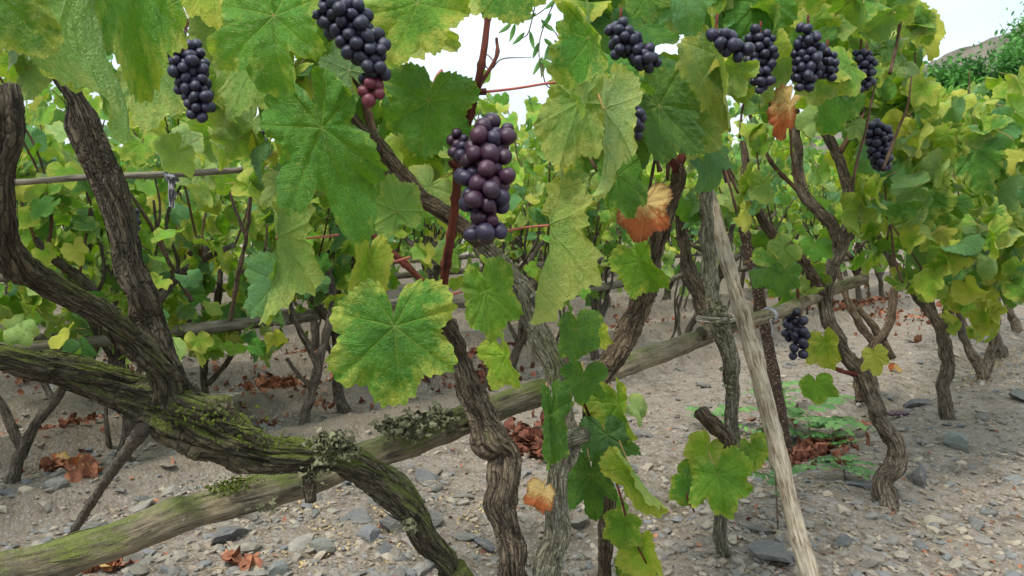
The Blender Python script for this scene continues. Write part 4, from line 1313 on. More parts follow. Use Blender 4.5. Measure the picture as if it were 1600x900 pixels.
# ------------------------------------------------------------------ hero leaves
# (vine, junction, tip, depth, kwargs)
HL = [
 (vB, (503, 200), (553, 366), .93, dict(style='g', seed=1, roll=8, bend=.35, fold=.15, sinus=2.4, pitch=6, wave=.09, wf=.72)),
 (vB, (670, 158), (652, 264), 1.0, dict(style='g', seed=2, sinus=1.6, wf=.92, roll=-5, bend=.25, fold=.12, wave=.05, pet=(690, 110, 1.05))),
 (vB, (617, 510), (622, 655), .84, dict(style='g', seed=3, roll=4, bend=.3, fold=-.05, sinus=1.45, tooth=.045, wave=.08, wf=.98, pet=(650, 470, 1.1))),
 (vB, (757, 456), (780, 545), 1.02, dict(style='m', seed=4, roll=-25, bend=.4, fold=.3, wf=.72, pet=(700, 462, 1.2))),
 (vC, (428, 25), (425, 158), .80, dict(style='g', seed=5, sinus=2.0, roll=15, bend=.5, fold=.1, wave=.07, pitch=5, wf=1.05, pet=(330, -20, .9))),
 (vB, (652, 5), (606, 100), .95, dict(style='m', seed=6, sinus=1.7, roll=5, bend=.3, wave=.11, fold=.15)),
 (vC, (705, -60), (690, 75), 1.05, dict(style='y', seed=7, roll=45, bend=.4, fold=.3, under=True)),
 (vA, (-20, -20), (70, 62), .42, dict(style='g', seed=8, roll=0, bend=.4, cup=.1)),
 (vA, (190, -60), (238, 172), .50, dict(style='g', seed=9, roll=-30, bend=.35, fold=.35, wf=.42)),
 (vA, (110, -45), (115, 98), .58, dict(style='d', seed=10, roll=10, bend=.3, fold=.1, wf=.7)),
 (vA, (150, -60), (172, 215), .47, dict(style='m', seed=11, roll=68, bend=.3, fold=.4, wf=.26)),
 (vA, (235, 95), (222, 215), .92, dict(style='m', wf=.8, seed=12, roll=10, bend=.2, under=True)),
 (vC, (333, -30), (333, 55), .62, dict(style='y', seed=13, roll=30, bend=.3, fold=.3, wf=.8)),
 (vC, (395, 85), (368, 202), .98, dict(style='m', seed=14, roll=15, bend=.3, under=True, wf=.6)),
 (vB, (432, 372), (446, 500), .98, dict(style='y', seed=15, roll=35, bend=.5, fold=.45, wf=.5, under=True, pet=(528, 367, 1.15), wave=.09)),
 (vB, (432, 440), (428, 528), 1.0, dict(style='b', seed=16, roll=50, bend=.4, fold=.4, wf=.7)),
 (vB, (575, 408), (562, 490), 1.05, dict(style='y', seed=17, roll=-30, bend=.4, fold=.4, wf=.6, pet=(640, 402, 1.2))),
 (vB, (442, 290), (440, 345), 1.05, dict(style='p', seed=18, roll=10, bend=.2, under=True, pet=(490, 286, 1.1), wave=.05)),
 (vD, (920, 60), (925, 188), .95, dict(style='g', seed=19, roll=50, bend=-.4, fold=.3, wf=.5, wave=.14)),
 (vD, (905, 160), (868, 268), 1.08, dict(style='m', seed=20, wf=.75, roll=-12, bend=.2, under=True)),
 (vD, (945, 170), (948, 305), 1.02, dict(style='p', seed=21, roll=48, bend=.3, fold=.5, wf=.42, under=True, wave=.08)),
 (vD, (950, 118), (1042, 128), 1.2, dict(style='g', seed=22, wf=.7, roll=-45, bend=.5, fold=.35, pitch=10)),
 (vD, (1030, 165), (1100, 240), 1.25, dict(style='d', seed=23, wf=.8, roll=0, bend=.3, fold=.2)),
 (vD, (1120, 85), (1135, 205), 1.3, dict(style='p', seed=24, wf=.5, roll=40, bend=.3, fold=.7, wave=.09)),
 (vD, (1095, 195), (1125, 240), 1.4, dict(style='y', seed=25, roll=10, bend=.3, under=True)),
 (vB, (795, -30), (812, 42), .9, dict(style='g', seed=26, roll=0, bend=.3)),
 (vC, (858, 352), (868, 495), 1.1, dict(style='y', seed=27, roll=62, bend=.3, fold=.6, wf=.45, under=True, pet=(782, 363, 1.1), wave=.1, label='long yellowish leaf hanging folded below the grape bunch')),
 (vC, (882, 290), (880, 350), 1.12, dict(style='p', seed=28, roll=50, bend=.3, fold=.4, under=True)),
 (vD, (965, 275), (985, 350), 1.35, dict(style='g', seed=29, wf=.6, roll=-15, bend=.2)),
 (vD, (1008, 318), (1000, 383), 1.4, dict(style='yy', seed=30, wf=.95, roll=10, bend=.25, fold=.15, autumn=True, wave=.06, label='dead leaf, cream on top and rusty orange below')),
 (vF, (1234, 165), (1214, 222), 1.9, dict(style='yy', seed=31, roll=40, bend=.4, fold=.35, autumn=True, wf=.55, wave=.08, label='half dead leaf with an orange lower half')),
 (vD, (885, 262), (895, 284), 1.3, dict(style='yy', seed=32, roll=20, bend=.6, fold=.5, wave=.15)),
 (vD, (1010, -5), (1022, 40), 1.2, dict(style='g', seed=33, roll=0, bend=.4)),
 (vD, (1070, -25), (1078, 50), 1.2, dict(style='b', seed=34, roll=20, bend=.4, fold=.3)),
 (vF, (1185, 5), (1192, 75), 1.5, dict(style='g', seed=35, roll=10, bend=.3, wave=.09)),
 (vF, (1285, 125), (1300, 208), 2.0, dict(style='g', seed=36, roll=-30, bend=.5, fold=.4)),
 (vD, (912, 590), (908, 642), 1.45, dict(style='d', seed=37, roll=20, bend=.3, sinus=2.2)),
 (vC, (858, 650), (862, 758), 1.36, dict(style='d', seed=38, wf=.4, roll=-40, bend=.3, fold=.2)),
 (vD, (925, 742), (932, 818), 1.55, dict(style='d', seed=39, wf=.75, roll=15, bend=.3, sinus=2.0)),
 (vD, (948, 680), (970, 742), 1.62, dict(style='b', seed=40, roll=30, bend=.3)),
 (vD, (965, 632), (985, 715), 1.62, dict(style='m', seed=41, roll=60, bend=.3, fold=.4)),
 (vD, (990, 735), (1042, 812), 1.5, dict(style='y', seed=42, wf=.5, roll=62, bend=.2, fold=.3)),
 (vD, (975, 818), (970, 862), 1.6, dict(style='m', seed=43, roll=10)),
 (vD, (1005, 855), (1015, 915), 1.6, dict(style='y', seed=44, roll=45, fold=.4)),
 (vC, (900, 515), (905, 575), 1.4, dict(style='d', seed=45, roll=-30, fold=.3)),
 (vD, (935, 520), (944, 552), 1.55, dict(style='y', seed=46, roll=30, fold=.4)),
 (vB, (790, 555), (815, 618), 1.3, dict(style='y', seed=47, roll=55, fold=.4)),
 (vE, (1122, 742), (1128, 806), 1.9, dict(style='m', seed=48, sinus=1.8, roll=5, bend=.7, fold=.25, pitch=-15, wave=.12, wf=1.05)),
 (vE, (1175, 700), (1192, 740), 2.1, dict(style='m', seed=49, roll=-20, bend=.5)),
 (vE, (1105, 700), (1085, 742), 2.1, dict(style='y', seed=50, roll=40, fold=.4)),
 (vE, (1074, 756), (1072, 796), 2.05, dict(style='g', seed=51, roll=20, fold=.3)),
 (vF, (1366, 555), (1372, 586), dF - .1, dict(style='yy', seed=52, roll=5, wave=.05, sinus=2)),
 (vF, (1288, 535), (1296, 580), dF - .15, dict(style='y', seed=53, roll=50, fold=.4)),
 (vC, (850, 770), (842, 806), 1.38, dict(style='yy', seed=54, roll=30, autumn=True, fold=.4, label='small withered leaf, red and orange')),
 (vD, (1000, 408), (1034, 468), 1.6, dict(style='m', seed=55, roll=45, fold=.5, bend=.8)),
 (vE, (1225, 430), (1222, 468), 2.0, dict(style='d', seed=56, roll=15)),
 (vF, (1275, 600), (1282, 660 - 25), 2.5, dict(style='m', seed=57, roll=20)),
 (vA, (45, 105), (50, 165), .97, dict(style='m', seed=58, wf=.8, roll=10, under=True)),
 (vC, (545, 110), (520, 60), 1.1, dict(style='b', seed=59, roll=40, under=True)),
 (vB, (620, 330), (600, 270), 1.3, dict(style='m', seed=60, roll=20, under=True)),
 (vC, (1050 - 500, 480), (556, 520), 1.6, dict(style='g', seed=61, roll=20)),
 (vH, (1430, 300), (1445, 372), 2.6, dict(style='g', seed=62, roll=5, bend=.3)),
 (vH, (1540, 400), (1548, 448), 3.0, dict(style='yy', seed=63, roll=10, bend=.3)),
 (vH, (1525, 235), (1530, 300), 2.6, dict(style='g', seed=64, roll=-10, bend=.3)),
 (vH, (1478, 215), (1470, 265), 2.6, dict(style='m', seed=65, roll=15, bend=.3)),
]
for vine, j, t, d, kw in HL:
    hero_leaf(vine, j, t, d, **kw)

# ------------------------------------------------------------------ more bunches
def pc(vine, pix, d, rbpx, seed, tone='blue', count=None, hi=True, **kw):
    pts = [P(a[0], a[1], d) for a in pix]
    ws = [a[2] / FPX * d for a in pix]
    return cluster(vine, pts, ws, rbpx / FPX * d, seed, hi=hi, tone=tone, count=count, **kw)
pc(vC, [(288, 72, 22), (294, 100, 35), (305, 135, 28), (312, 168, 17), (315, 184, 7)], .86, 9.0, 301, count=70, stem=[P(292, 30, 1.05), P(290, 50, 1.02)])
def redtip(p, c, a):
    return (np.array([.12, .02, .03]), .4) if proj(p)[1] > 128 else (c, a)
pc(vC, [(520, -10, 30), (535, 30, 40), (560, 60, 30), (580, 95, 20), (583, 130, 16), (580, 145, 10)], .9, 10.6, 302, count=92, cols=redtip, stem=[P(540, -40, 1.1)])
pc(vD, [(970, 45, 30), (985, 75, 34), (1000, 90, 34), (1015, 100, 16)], 1.15, 8.5, 303, count=40)
pc(vD, [(985, 165, 12), (995, 190, 15), (1000, 212, 9)], 1.15, 8.5, 304, count=14)
pc(vD, [(1120, 55, 12), (1140, 68, 22), (1155, 85, 10)], 1.15, 10, 305, count=12)
pc(vF, [(1188, 60, 18), (1192, 90, 22), (1190, 118, 15), (1187, 135, 6)], 1.42, 7.5, 306, count=48)
pc(vF, [(1262, 50, 14), (1262, 80, 20), (1260, 110, 18), (1258, 135, 10)], 1.42, 7.5, 307, count=52)
pc(vF, [(1292, 88, 12), (1294, 105, 16), (1290, 115, 8)], 1.45, 6.5, 308, count=20, hi=False)
pc(vH, [(1370, 200, 14), (1374, 225, 19), (1376, 250, 11), (1378, 260, 5)], 2.15, 6.3, 309, count=60)
pc(vH, [(1345, 85, 14), (1352, 110, 16), (1352, 140, 8)], 1.6, 6, 310, count=36, hi=False)
pc(vF, [(1240, 500, 14), (1244, 525, 16), (1246, 550, 10)], dF - .2, 7, 311, count=22, loose=1.2)
pc(vH, [(1325, 160, 8), (1322, 180, 8)], 2.5, 5.5, 312, count=10, hi=False)
pc(vL, [(1592, 300, 8), (1600, 320, 12), (1602, 345, 7)], 3.2, 6, 313, count=20, hi=False)
# shrivelled bunch fallen on the soil
g = G(1405, 650)
tt = thing('fallen_bunch', 'shrivelled purple grape bunch lying on the soil between two trunks on the right', 'grape bunch', (g[0], g[1], gz(g[0], g[1])))
cluster(tt, [np.array([g[0] - .05, g[1], gz(g[0], g[1]) + .012]), np.array([g[0] + .03, g[1] + .02, gz(g[0], g[1]) + .012])], [.012, .022], .0085, 320, hi=False, tone='dry', count=26, depthscale=.6, stem=[np.array([g[0] - .07, g[1], gz(g[0], g[1]) + .01])])

# ------------------------------------------------------------------ near canopy: leaves scattered through the crown volume
def crown(vine, n, box, drange, size=(.055, .075), weights=None, zmax=None, avoid=(), meshes=None, face=.5, rngseed=0, down=.8, upn=.55):
    r = random.Random(rngseed)
    k = 0; tries = 0
    mats = meshes or MID
    while k < n and tries < n * 30:
        tries += 1
        px = r.uniform(box[0], box[2]); py = r.uniform(box[1], box[3])
        if any(a[0] < px < a[2] and a[1] < py < a[3] for a in avoid):
            continue
        d = r.uniform(*drange)
        J = P(px, py, d)
        Y = np.array([r.gauss(0, .6), r.gauss(0, .6), -down + r.gauss(0, .45)])
        N = np.array([r.gauss(0, .55), r.gauss(0, .55) - face, upn + r.gauss(0, .45)])
        if np.linalg.norm(np.cross(Y, N)) < .2:
            continue
        s_ = r.uniform(*size)
        st = r.choices(list(weights), list(weights.values()))[0]
        put_leaf(vine, mats[r.randrange(len(mats))], leaf_matrix(J, Y, N, s_, r.uniform(.8, 1.1)), leafcol(st))
        k += 1
WG = {'g': 4, 'd': 2, 'b': 2, 'm': 3, 'y': 2.2, 'yy': .4, 'p': 1}
WY = {'g': 3, 'd': .8, 'b': 2.4, 'm': 3, 'y': 3.6, 'yy': 1.6, 'p': 2.2}
SKYGAP = (665, -200, 930, 190)
TRA = (40, 60, 210, 330)
crown(vA, 30, (-60, -120, 300, 30), (.9, 1.3), weights=WG, rngseed=1)
crown(vA, 24, (150, 150, 400, 300), (1.7, 2.6), weights=WY, rngseed=2, avoid=[(195, 170, 215, 240)])
crown(vC, 52, (300, -110, 700, 130), (1.15, 1.7), weights=WG, rngseed=3, avoid=[SKYGAP])
crown(vC, 36, (330, 90, 600, 300), (1.4, 1.9), weights=WG, rngseed=4)
crown(vB, 16, (590, 150, 720, 330), (1.5, 1.9), weights=WG, rngseed=5, avoid=[(690, 0, 905, 200)])
crown(vD, 70, (900, -110, 1160, 150), (1.3, 2.0), weights=WG, rngseed=6)
crown(vD, 34, (915, 130, 1130, 270), (1.5, 2.1), weights=WG, rngseed=7)
crown(vE, 24, (1040, 60, 1200, 330), (2.0, 2.5), weights=WG, rngseed=8)
crown(vF, 110, (1120, -110, 1400, 130), (1.5, 2.7), weights=WG, rngseed=9)
crown(vF, 26, (1150, 110, 1400, 300), (2.2, 3.0), weights=WY, rngseed=10)
crown(vF, 12, (1180, 380, 1280, 480), (2.3, 2.8), weights=WG, rngseed=11)
crown(vG, 34, (1290, 230, 1420, 420), (3.0, 3.6), weights=WY, rngseed=12)
crown(vH, 120, (1330, 40, 1440, 330), (2.3, 3.4), size=(.06, .092), weights=WY, rngseed=13)
crown(vH, 135, (1400, 150, 1570, 450), (2.4, 3.6), size=(.06, .092), weights=WY, rngseed=14)
crown(vI, 140, (1450, 140, 1620, 450), (3.2, 4.6), size=(.065, .09), weights=WY, rngseed=15)
crown(vI, 40, (1480, 440, 1560, 520), (3.2, 4.0), size=(.05, .07), weights={'yy': 3, 'y': 2, 'm': 1}, rngseed=16)
crown(vJ, 200, (1420, 140, 1650, 420), (4.6, 6.0), size=(.065, .09), weights=WY, rngseed=17)
crown(vK, 200, (1480, 130, 1680, 400), (5.6, 7.5), size=(.06, .085), weights=WY, rngseed=18, meshes=FAR)
crown(vL, 120, (1560, 120, 1720, 470), (2.6, 3.6), size=(.06, .092), weights=WY, rngseed=19)
crown(vH, 8, (1415, 0, 1450, 50), (2.2, 2.4), size=(.05, .06), weights=WY, rngseed=20)
crown(vM, 130, (200, 240, 420, 560), (3.2, 4.0), size=(.055, .075), weights=WY, rngseed=31)
crown(vN, 110, (400, 230, 600, 470), (3.4, 4.3), size=(.055, .075), weights=WY, rngseed=32)
crown(vO, 200, (-60, 220, 230, 560), (2.8, 3.8), size=(.055, .07), weights=WY, rngseed=33)
crown(vM, 30, (120, 480, 460, 545), (3.0, 3.8), size=(.05, .065), weights=WG, rngseed=34)
crown(vM, 46, (190, 420, 420, 550), (3.1, 3.8), size=(.05, .07), weights=WY, rngseed=35)
crown(vN, 34, (400, 380, 600, 490), (3.4, 4.2), size=(.05, .07), weights=WY, rngseed=36)
pc(vM, [(206, 335, 9), (207, 348, 10), (206, 356, 5)], 2.7, 4.6, 330, count=26, hi=False)
pc(vN, [(402, 208, 10), (405, 222, 9)], 2.6, 5, 331, count=16, hi=False)
hero_leaf(vB, (590, 432), (604, 448), 1.35, style='yy', seed=80, roll=25, autumn=True, fold=.3, label='small orange scrap of dead leaf by the red cane')
hero_leaf(vN, (300, 240), (312, 272), 2.4, style='yy', seed=81, roll=15, fold=.2, wave=.1)
for (vv_, sh_) in ((vM, [[(360, 500, 3.0, 5), (372, 430, 2.9, 5), (385, 370, 2.8, 4.5), (392, 300, 2.7, 4), (398, 235, 2.6, 3)], [(385, 370, 2.8, 4), (365, 320, 2.75, 3.5), (350, 255, 2.7, 2.5)], [(372, 430, 2.9, 3.5), (410, 400, 2.85, 3), (418, 350, 2.8, 2)]]),
                   (vM, [[(300, 470, 3.1, 5), (270, 420, 3.0, 5), (245, 370, 2.9, 4.5), (222, 330, 2.8, 4), (190, 285, 2.7, 3)], [(245, 370, 2.9, 3), (250, 320, 2.85, 2.5), (240, 270, 2.8, 2)]]),
                   (vN, [[(520, 470, 4.0, 5), (545, 420, 3.9, 5), (560, 380, 3.8, 4), (590, 340, 3.7, 3)], [(512, 420, 4.0, 5), (480, 380, 3.9, 4), (470, 330, 3.8, 3)]])):
    trunk_part(vv_, sh_, 'bare_shoot', 'bark_brown', nseg=9, step=.012, ridge=.06, lump=.16, seed=66)
# low shoots
crown(vE, 4, (1060, 690, 1200, 760), (2.0, 2.2), size=(.045, .06), weights=WG, rngseed=21)
crown(vD, 3, (870, 610, 1000, 800), (1.6, 1.8), size=(.04, .06), weights=WG, rngseed=22)
crown(vD, 4, (960, 790, 1030, 900), (1.6, 1.8), size=(.035, .05), weights=WY, rngseed=23)
for vine, sh in ((vD, [(940, 700, 1.68, 3), (965, 760, 1.62, 2.5), (985, 830, 1.6, 2.5), (1010, 880, 1.6, 2)]), (vE, [(1140, 750, 2.1, 4), (1110, 735, 2.05, 3), (1075, 770, 2.05, 3), (1085, 800, 2.05, 2)]), (vE, [(1135, 800, 2.1, 4), (1118, 770, 2.0, 3), (1125, 742, 1.95, 2)]),
                 (vD, [(925, 660, 1.7, 3), (905, 610, 1.55, 3), (895, 560, 1.5, 3), (905, 520, 1.5, 2)])):
    trunk_part(vine, sh, 'shoot', 'cane_red', nseg=8, step=.01, lump=.05, seed=3)
# green/red shoots threading through the near canopy
rr_ = random.Random(44)
for vine, box, dr, n in ((vC, (330, 0, 620, 200), (1.3, 1.7), 6), (vD, (930, 0, 1150, 250), (1.4, 2.0), 8), (vF, (1150, 0, 1400, 330), (1.9, 2.8), 12), (vH, (1370, 60, 1540, 420), (2.5, 3.4), 12), (vI, (1450, 150, 1600, 450), (3.2, 4.4), 8)):
    for i in range(n):
        b = Buf()
        x, y, d = rr_.uniform(box[0], box[2]), rr_.uniform(box[1] + 40, box[3]), rr_.uniform(*dr)
        pts = [(x, y + 60, d)]
        for k in range(4):
            sl = rr_.uniform(-16, 16) if k == 0 else sl + rr_.uniform(-7, 7)
            pts.append((pts[-1][0] + sl, pts[-1][1] - rr_.uniform(28, 48), pts[-1][2] + rr_.uniform(-.03, .03)))
        tube(b, [P(*q) for q in pts], [.0042, .0038, .0034, .003, .002], nseg=7, step=.015, lump=.06, seed=i, nodes=.06)
        o = new_obj('cane', b.mesh('cane', (M['cane_brown'],), org=vine.location), vine)

# ------------------------------------------------------------------ background vines: prototypes, then copies
def proto_vine(seed, joined=False):
    r = random.Random(seed)
    root = thing('grapevine', 'vine', 'grapevine', (0, 0, 0))
    V3 = lambda *a: np.array(a, float)
    lean = r.uniform(-.15, .15)
    pts = [V3(0, 0, -.03)]
    for k in range(4):
        pts.append(pts[-1] + V3(r.uniform(-.06, .06) + lean * .4, r.uniform(-.05, .05), r.uniform(.09, .15)))
    rad = [.036, .027, .024, .025, .028]
    b = Buf(); tube(b, pts, rad, nseg=16, step=.02, ridge=.14, lump=.13, twist=2, seed=seed)
    new_obj('trunk', b.mesh('trunk', (M['bark_far'],)), root)
    fork = pts[-1]
    ends = []
    na = r.choice((2, 3, 3))
    for a in range(na):
        ang = a * 2 * pi / na + r.uniform(-.5, .5)
        q = [fork - V3(0, 0, .03)]
        o = V3(math.cos(ang), math.sin(ang) * .7, 0)
        for k in range(4):
            q.append(q[-1] + o * r.uniform(.04, .12) + V3(r.uniform(-.05, .05), r.uniform(-.05, .05), r.uniform(.05, .13)))
        b = Buf(); tube(b, q, [.026, .020, .018, .015, .011], nseg=12, step=.02, ridge=.12, lump=.13, seed=seed * 7 + a)
        new_obj('branch', b.mesh('branch', (M['bark_far'],)), root)
        ends += [(q[-1], o), (q[2], -o * .4 + V3(0, r.uniform(-.5, .5), 0)), (q[3], o * .5), (q[3], V3(r.uniform(-1, 1), r.uniform(-1, 1), 0))]
    for a in range(5):
        b = Buf()
        ang = r.uniform(0, 6.28); o = V3(math.cos(ang), math.sin(ang), 0)
        z0 = r.choice((-.02, .2, .35, .4))
        st = V3(o[0] * .25, o[1] * .25, z0) if z0 < 0 else pts[2] * 1.0
        q = [st]
        for k in range(6):
            q.append(q[-1] + o * r.uniform(-.02, .07) * (1 if z0 > 0 else -.3) + V3(r.uniform(-.05, .05), r.uniform(-.05, .05), r.uniform(.08, .16)))
        tube(b, q, [.013, .010, .009, .008, .007, .006, .005], nseg=7, step=.03, ridge=.08, lump=.15, seed=seed * 9 + a)
        new_obj('stem', b.mesh('stem', (M['bark_far'],)), root)
    lv = []
    for e, o in ends:
        q = [e]; dirn = o * .4 + V3(r.uniform(-.45, .45), r.uniform(-.45, .45), 1)
        for k in range(6):
            dirn = dirn / np.linalg.norm(dirn)
            q.append(q[-1] + dirn * .135)
            dirn = dirn + V3(r.uniform(-.35, .35), r.uniform(-.35, .35), -.10 * k + .12)
        b = Buf()
        tube(b, q, [.005, .0045, .004, .004, .0035, .003, .002], nseg=5, step=.05, seed=seed)
        new_obj('cane', b.mesh('cane', (M['cane_brown'],)), root)
        for k in range(1, 7):
            for _ in range(3 if k > 1 else 2):
                c = q[k] + V3(r.gauss(0, .075), r.gauss(0, .075), r.gauss(-.02, .08))
                lv.append(c)
    # hanging outer skirt
    for _ in range(95):
        a = r.uniform(0, 6.28); rr = r.uniform(.15, .5)
        lv.append(V3(math.cos(a) * rr, math.sin(a) * rr, r.uniform(.38, 1.25)))
    lv = lv[:292]
    if not joined:
        for c in lv:
            out_ = V3(c[0], c[1], 0); out_ = out_ / (np.linalg.norm(out_) + .1)
            Y = out_ * .5 + V3(r.gauss(0, .5), r.gauss(0, .5), -.8 + r.gauss(0, .4))
            N = out_ * .6 + V3(r.gauss(0, .45), r.gauss(0, .45), .7 + r.gauss(0, .35))
            put_leaf(root, FAR[r.randrange(12)], leaf_matrix(c, Y, N, r.uniform(.047, .068), r.uniform(.85, 1.1)), (1, 1, 1, 1))
    else:
        b = Buf(); vv = np.zeros((len(FAR[0].vertices), 3), np.float32)
        me0 = FAR[1]
        vv = np.zeros(len(me0.vertices) * 3, np.float32); me0.vertices.foreach_get('co', vv); vv = vv.reshape(-1, 3)
        fs = [list(p_.vertices) for p_ in me0.polygons]
        t3 = [f_ for f_ in fs if len(f_) == 3]; t4 = [f_ for f_ in fs if len(f_) == 4]
        for c in lv:
            out_ = V3(c[0], c[1], 0); out_ = out_ / (np.linalg.norm(out_) + .1)
            Y = out_ * .5 + V3(r.gauss(0, .5), r.gauss(0, .5), -.8 + r.gauss(0, .4))
            N = out_ * .6 + V3(r.gauss(0, .45), r.gauss(0, .45), .7 + r.gauss(0, .35))
            mm = np.array(leaf_matrix(c, Y, N, r.uniform(.055, .078), 1.0))
            w3 = vv @ mm[:3, :3].T + mm[:3, 3]
            b.add(w3, t4, t3, np.full((len(w3), 3), r.random()))
        o = new_obj('foliage', b.mesh('foliage', (M['leaf_far'],)), root)
        o['kind'] = 'stuff'
    return root

def far_leaf_mat():
    m = NT('far_vine_leaf')
    at = m.n('Attribute', attribute_name='bark')
    sx = m.n('SeparateXYZ'); m.l(at.outputs['Vector'], sx.inputs[0])
    c = m.ramp(sx.outputs[0], [(0.0, (.09, .22, .05)), (.35, (.14, .31, .06)), (.6, (.22, .38, .06)), (.8, (.34, .46, .08)), (1.0, (.48, .50, .10))])
    b = m.bsdf(c, .5, None, .35)
    tr = m.n('BsdfTranslucent'); m.l(c, tr.inputs[0])
    x = m.n('MixShader'); x.inputs[0].default_value = .38
    m.l(b, x.inputs[1]); m.l(tr.outputs[0], x.inputs[2])
    return m.out(x.outputs[0])
M['leaf_far'] = far_leaf_mat()

protos = [proto_vine(500 + i) for i in range(6)]
protoJ = [proto_vine(600 + i, True) for i in range(3)]
used = set()
def kids(o):
    return list(o.children)
KID = {}
WB = {'g': 3, 'd': .9, 'b': 3.2, 'm': 3.6, 'y': 3.4, 'yy': 1.3, 'p': 2.4}
rv = random.Random(77)
def place_vine(pr, x, y, label, group, s_=1.0):
    if pr.name not in used:
        used.add(pr.name); o = pr
        KID[pr.name] = kids(pr)
        ch = KID[pr.name]
    else:
        o = pr.copy(); COL.objects.link(o)
        ch = []
        for c in KID[pr.name]:
            d = c.copy(); COL.objects.link(d); d.parent = o; ch.append(d)
    o.location = (x, y, gz(x, y) - .01)
    o.rotation_euler = (0, 0, rv.uniform(0, 6.28))
    o.scale = (s_, s_, s_ * rv.uniform(.95, 1.06))
    o['label'] = label
    if group: o['group'] = group
    for c in ch:
        if c.name.startswith('leaf'):
            c.color = leafcol(pick(WB), 1.25)
    return o
ORD = ['first', 'second', 'third', 'fourth', 'fifth', 'sixth', 'seventh', 'eighth', 'ninth', 'tenth', 'eleventh', 'twelfth', 'thirteenth', 'fourteenth', 'fifteenth', 'sixteenth', 'seventeenth', 'eighteenth']
ROWS = [(4.62, -2.3, 5.2, .74, 1.10, 'next row behind the foreground'), (6.45, -3.0, 5.6, .78, 1.12, 'second row behind the foreground'), (8.5, -3.9, 6.2, .78, 1.15, 'third row behind the foreground')]
n_ = 0
for ri, (c, x0, x1, sp, s_, nm) in enumerate(ROWS):
    x = x0; k = 0
    while x < x1:
        xx = x + rv.uniform(-.1, .1); yy = xx + c + rv.uniform(-.1, .1)
        place_vine(protos[n_ % 6], xx, yy, f'leafy vine, {ORD[min(k, 17)]} from the left in the {nm}', f'vines in the {nm}', s_ * rv.uniform(.95, 1.06))
        x += sp; k += 1; n_ += 1
for c, x0, x1, sp in ((10.6, -5.0, 8, .8), (12.8, -6, 9, .85), (15.2, -7, 10, .9), (18.5, -8, 12, 1.0), (23, -10, 15, 1.1)):
    x = x0
    while x < x1:
        xx = x + rv.uniform(-.15, .15)
        place_vine(protoJ[n_ % 3], xx, xx + c, 'one of the far leafy vines massed together in the back rows', 'vines massed in the back rows', 1.05 * rv.uniform(.95, 1.1))
        x += sp; n_ += 1

# ------------------------------------------------------------------ poles, stakes and ties
def pole(name, label, segs, mat, cat='pole', nseg=40, step=.01, part='shaft', **kw):
    allp = [P(a[0], a[1], a[2]) for a in segs[0]]
    t = thing(name, label, cat, allp[0])
    for i, sg in enumerate(segs):
        pts, rad = PT(sg)
        b = Buf(); tube(b, pts, rad, nseg=nseg, step=step, seed=700 + i, **kw)
        new_obj(part, b.mesh(part, (M[mat],), org=t.location), t)
    return t
p1 = pole('trellis_pole', 'thick mossy horizontal pole crossing the foreground under the big trunk', [[(-260, 955, 1.0, 42), (-60, 906, 1.1, 40), (60, 880, 1.18, 38), (180, 845, 1.22, 37), (262, 812, 1.26, 36), (282, 804, 1.27, 37.5), (300, 800, 1.28, 35), (400, 772, 1.33, 33), (480, 750, 1.38, 33), (560, 718, 1.44, 32), (650, 685, 1.5, 31), (720, 658, 1.56, 30), (800, 628, 1.64, 27), (865, 606, 1.72, 25)]],
     'pole_mossy', ridge=.06, lump=.05, step=.006, nseg=72, burls=((.22, 1.5, .02, .25), (.46, 4.2, .025, .22), (.7, 2.5, .02, .25)), shreds=14)
rng = np.random.default_rng(33)
tuft(p1, p1.location, [P(610, 668, 1.42), P(640, 662, 1.44), P(665, 660, 1.46), P(690, 652, 1.5), P(650, 675, 1.43)], 520, (.014, .008, .008), rng, .010)
tuft(p1, p1.location, [P(375, 752, 1.29), P(350, 762, 1.28)], 220, (.018, .01, .003), rng, .004, 'moss', 'moss_tuft')
pole('trellis_pole', 'pale round pole running right to the wire tie behind the stake', [[(850, 612, 1.78, 21), (930, 588, 1.86, 22), (990, 566, 1.95, 22), (1050, 545, 2.05, 21), (1110, 522, 2.16, 18)]], 'pole_wood', ridge=.035, lump=.04)
pole('trellis_pole', 'thin end of the pale pole between the stake and the bent vine', [[(1095, 522, 2.1, 15), (1150, 507, 2.2, 15), (1205, 492, 2.34, 14), (1250, 474, 2.5, 13), (1300, 453, 2.72, 12), (1350, 436, 2.95, 11)]], 'pole_wood', ridge=.035, lump=.05)
def row_pole(c, xa, xb, z, r, label, seed):
    n = 6
    pts = []; rr = random.Random(seed)
    for i in range(n):
        x = xa + (xb - xa) * i / (n - 1)
        pts.append(np.array([x, x + c, z + rr.uniform(-.02, .02)]))
    t = thing('trellis_pole', label, 'pole', pts[0])
    b = Buf(); tube(b, pts, [r * rr.uniform(.85, 1.1) for _ in pts], nseg=14, step=.05, ridge=.05, lump=.05, seed=seed)
    new_obj('shaft', b.mesh('shaft', (M['pole_far'],), org=t.location), t)
row_pole(4.52, -2.6, -.9, .52, .026, 'pole running behind the mossy trunk in the next row, left piece', 1)
row_pole(4.6, -.95, 1.2, .50, .026, 'pole in the next row behind the big bottom leaf', 2)
row_pole(4.7, 1.15, 3.6, .52, .026, 'pole in the next row behind the bent vine', 3)
row_pole(5.5, -2.9, -.6, .46, .02, 'slim rail sagging between the first two rows at the left', 8)
row_pole(5.45, -.3, 2.0, .45, .02, 'slim rail between the first two rows at the centre', 9)
row_pole(6.5, -3.4, -.5, .55, .026, 'thin pole low in the second row at the left', 4)
row_pole(6.55, -.6, 2.2, .53, .026, 'pole low in the second row at the centre', 5)
row_pole(8.5, -4, 0, .55, .026, 'pole low in the third row at the left', 6)
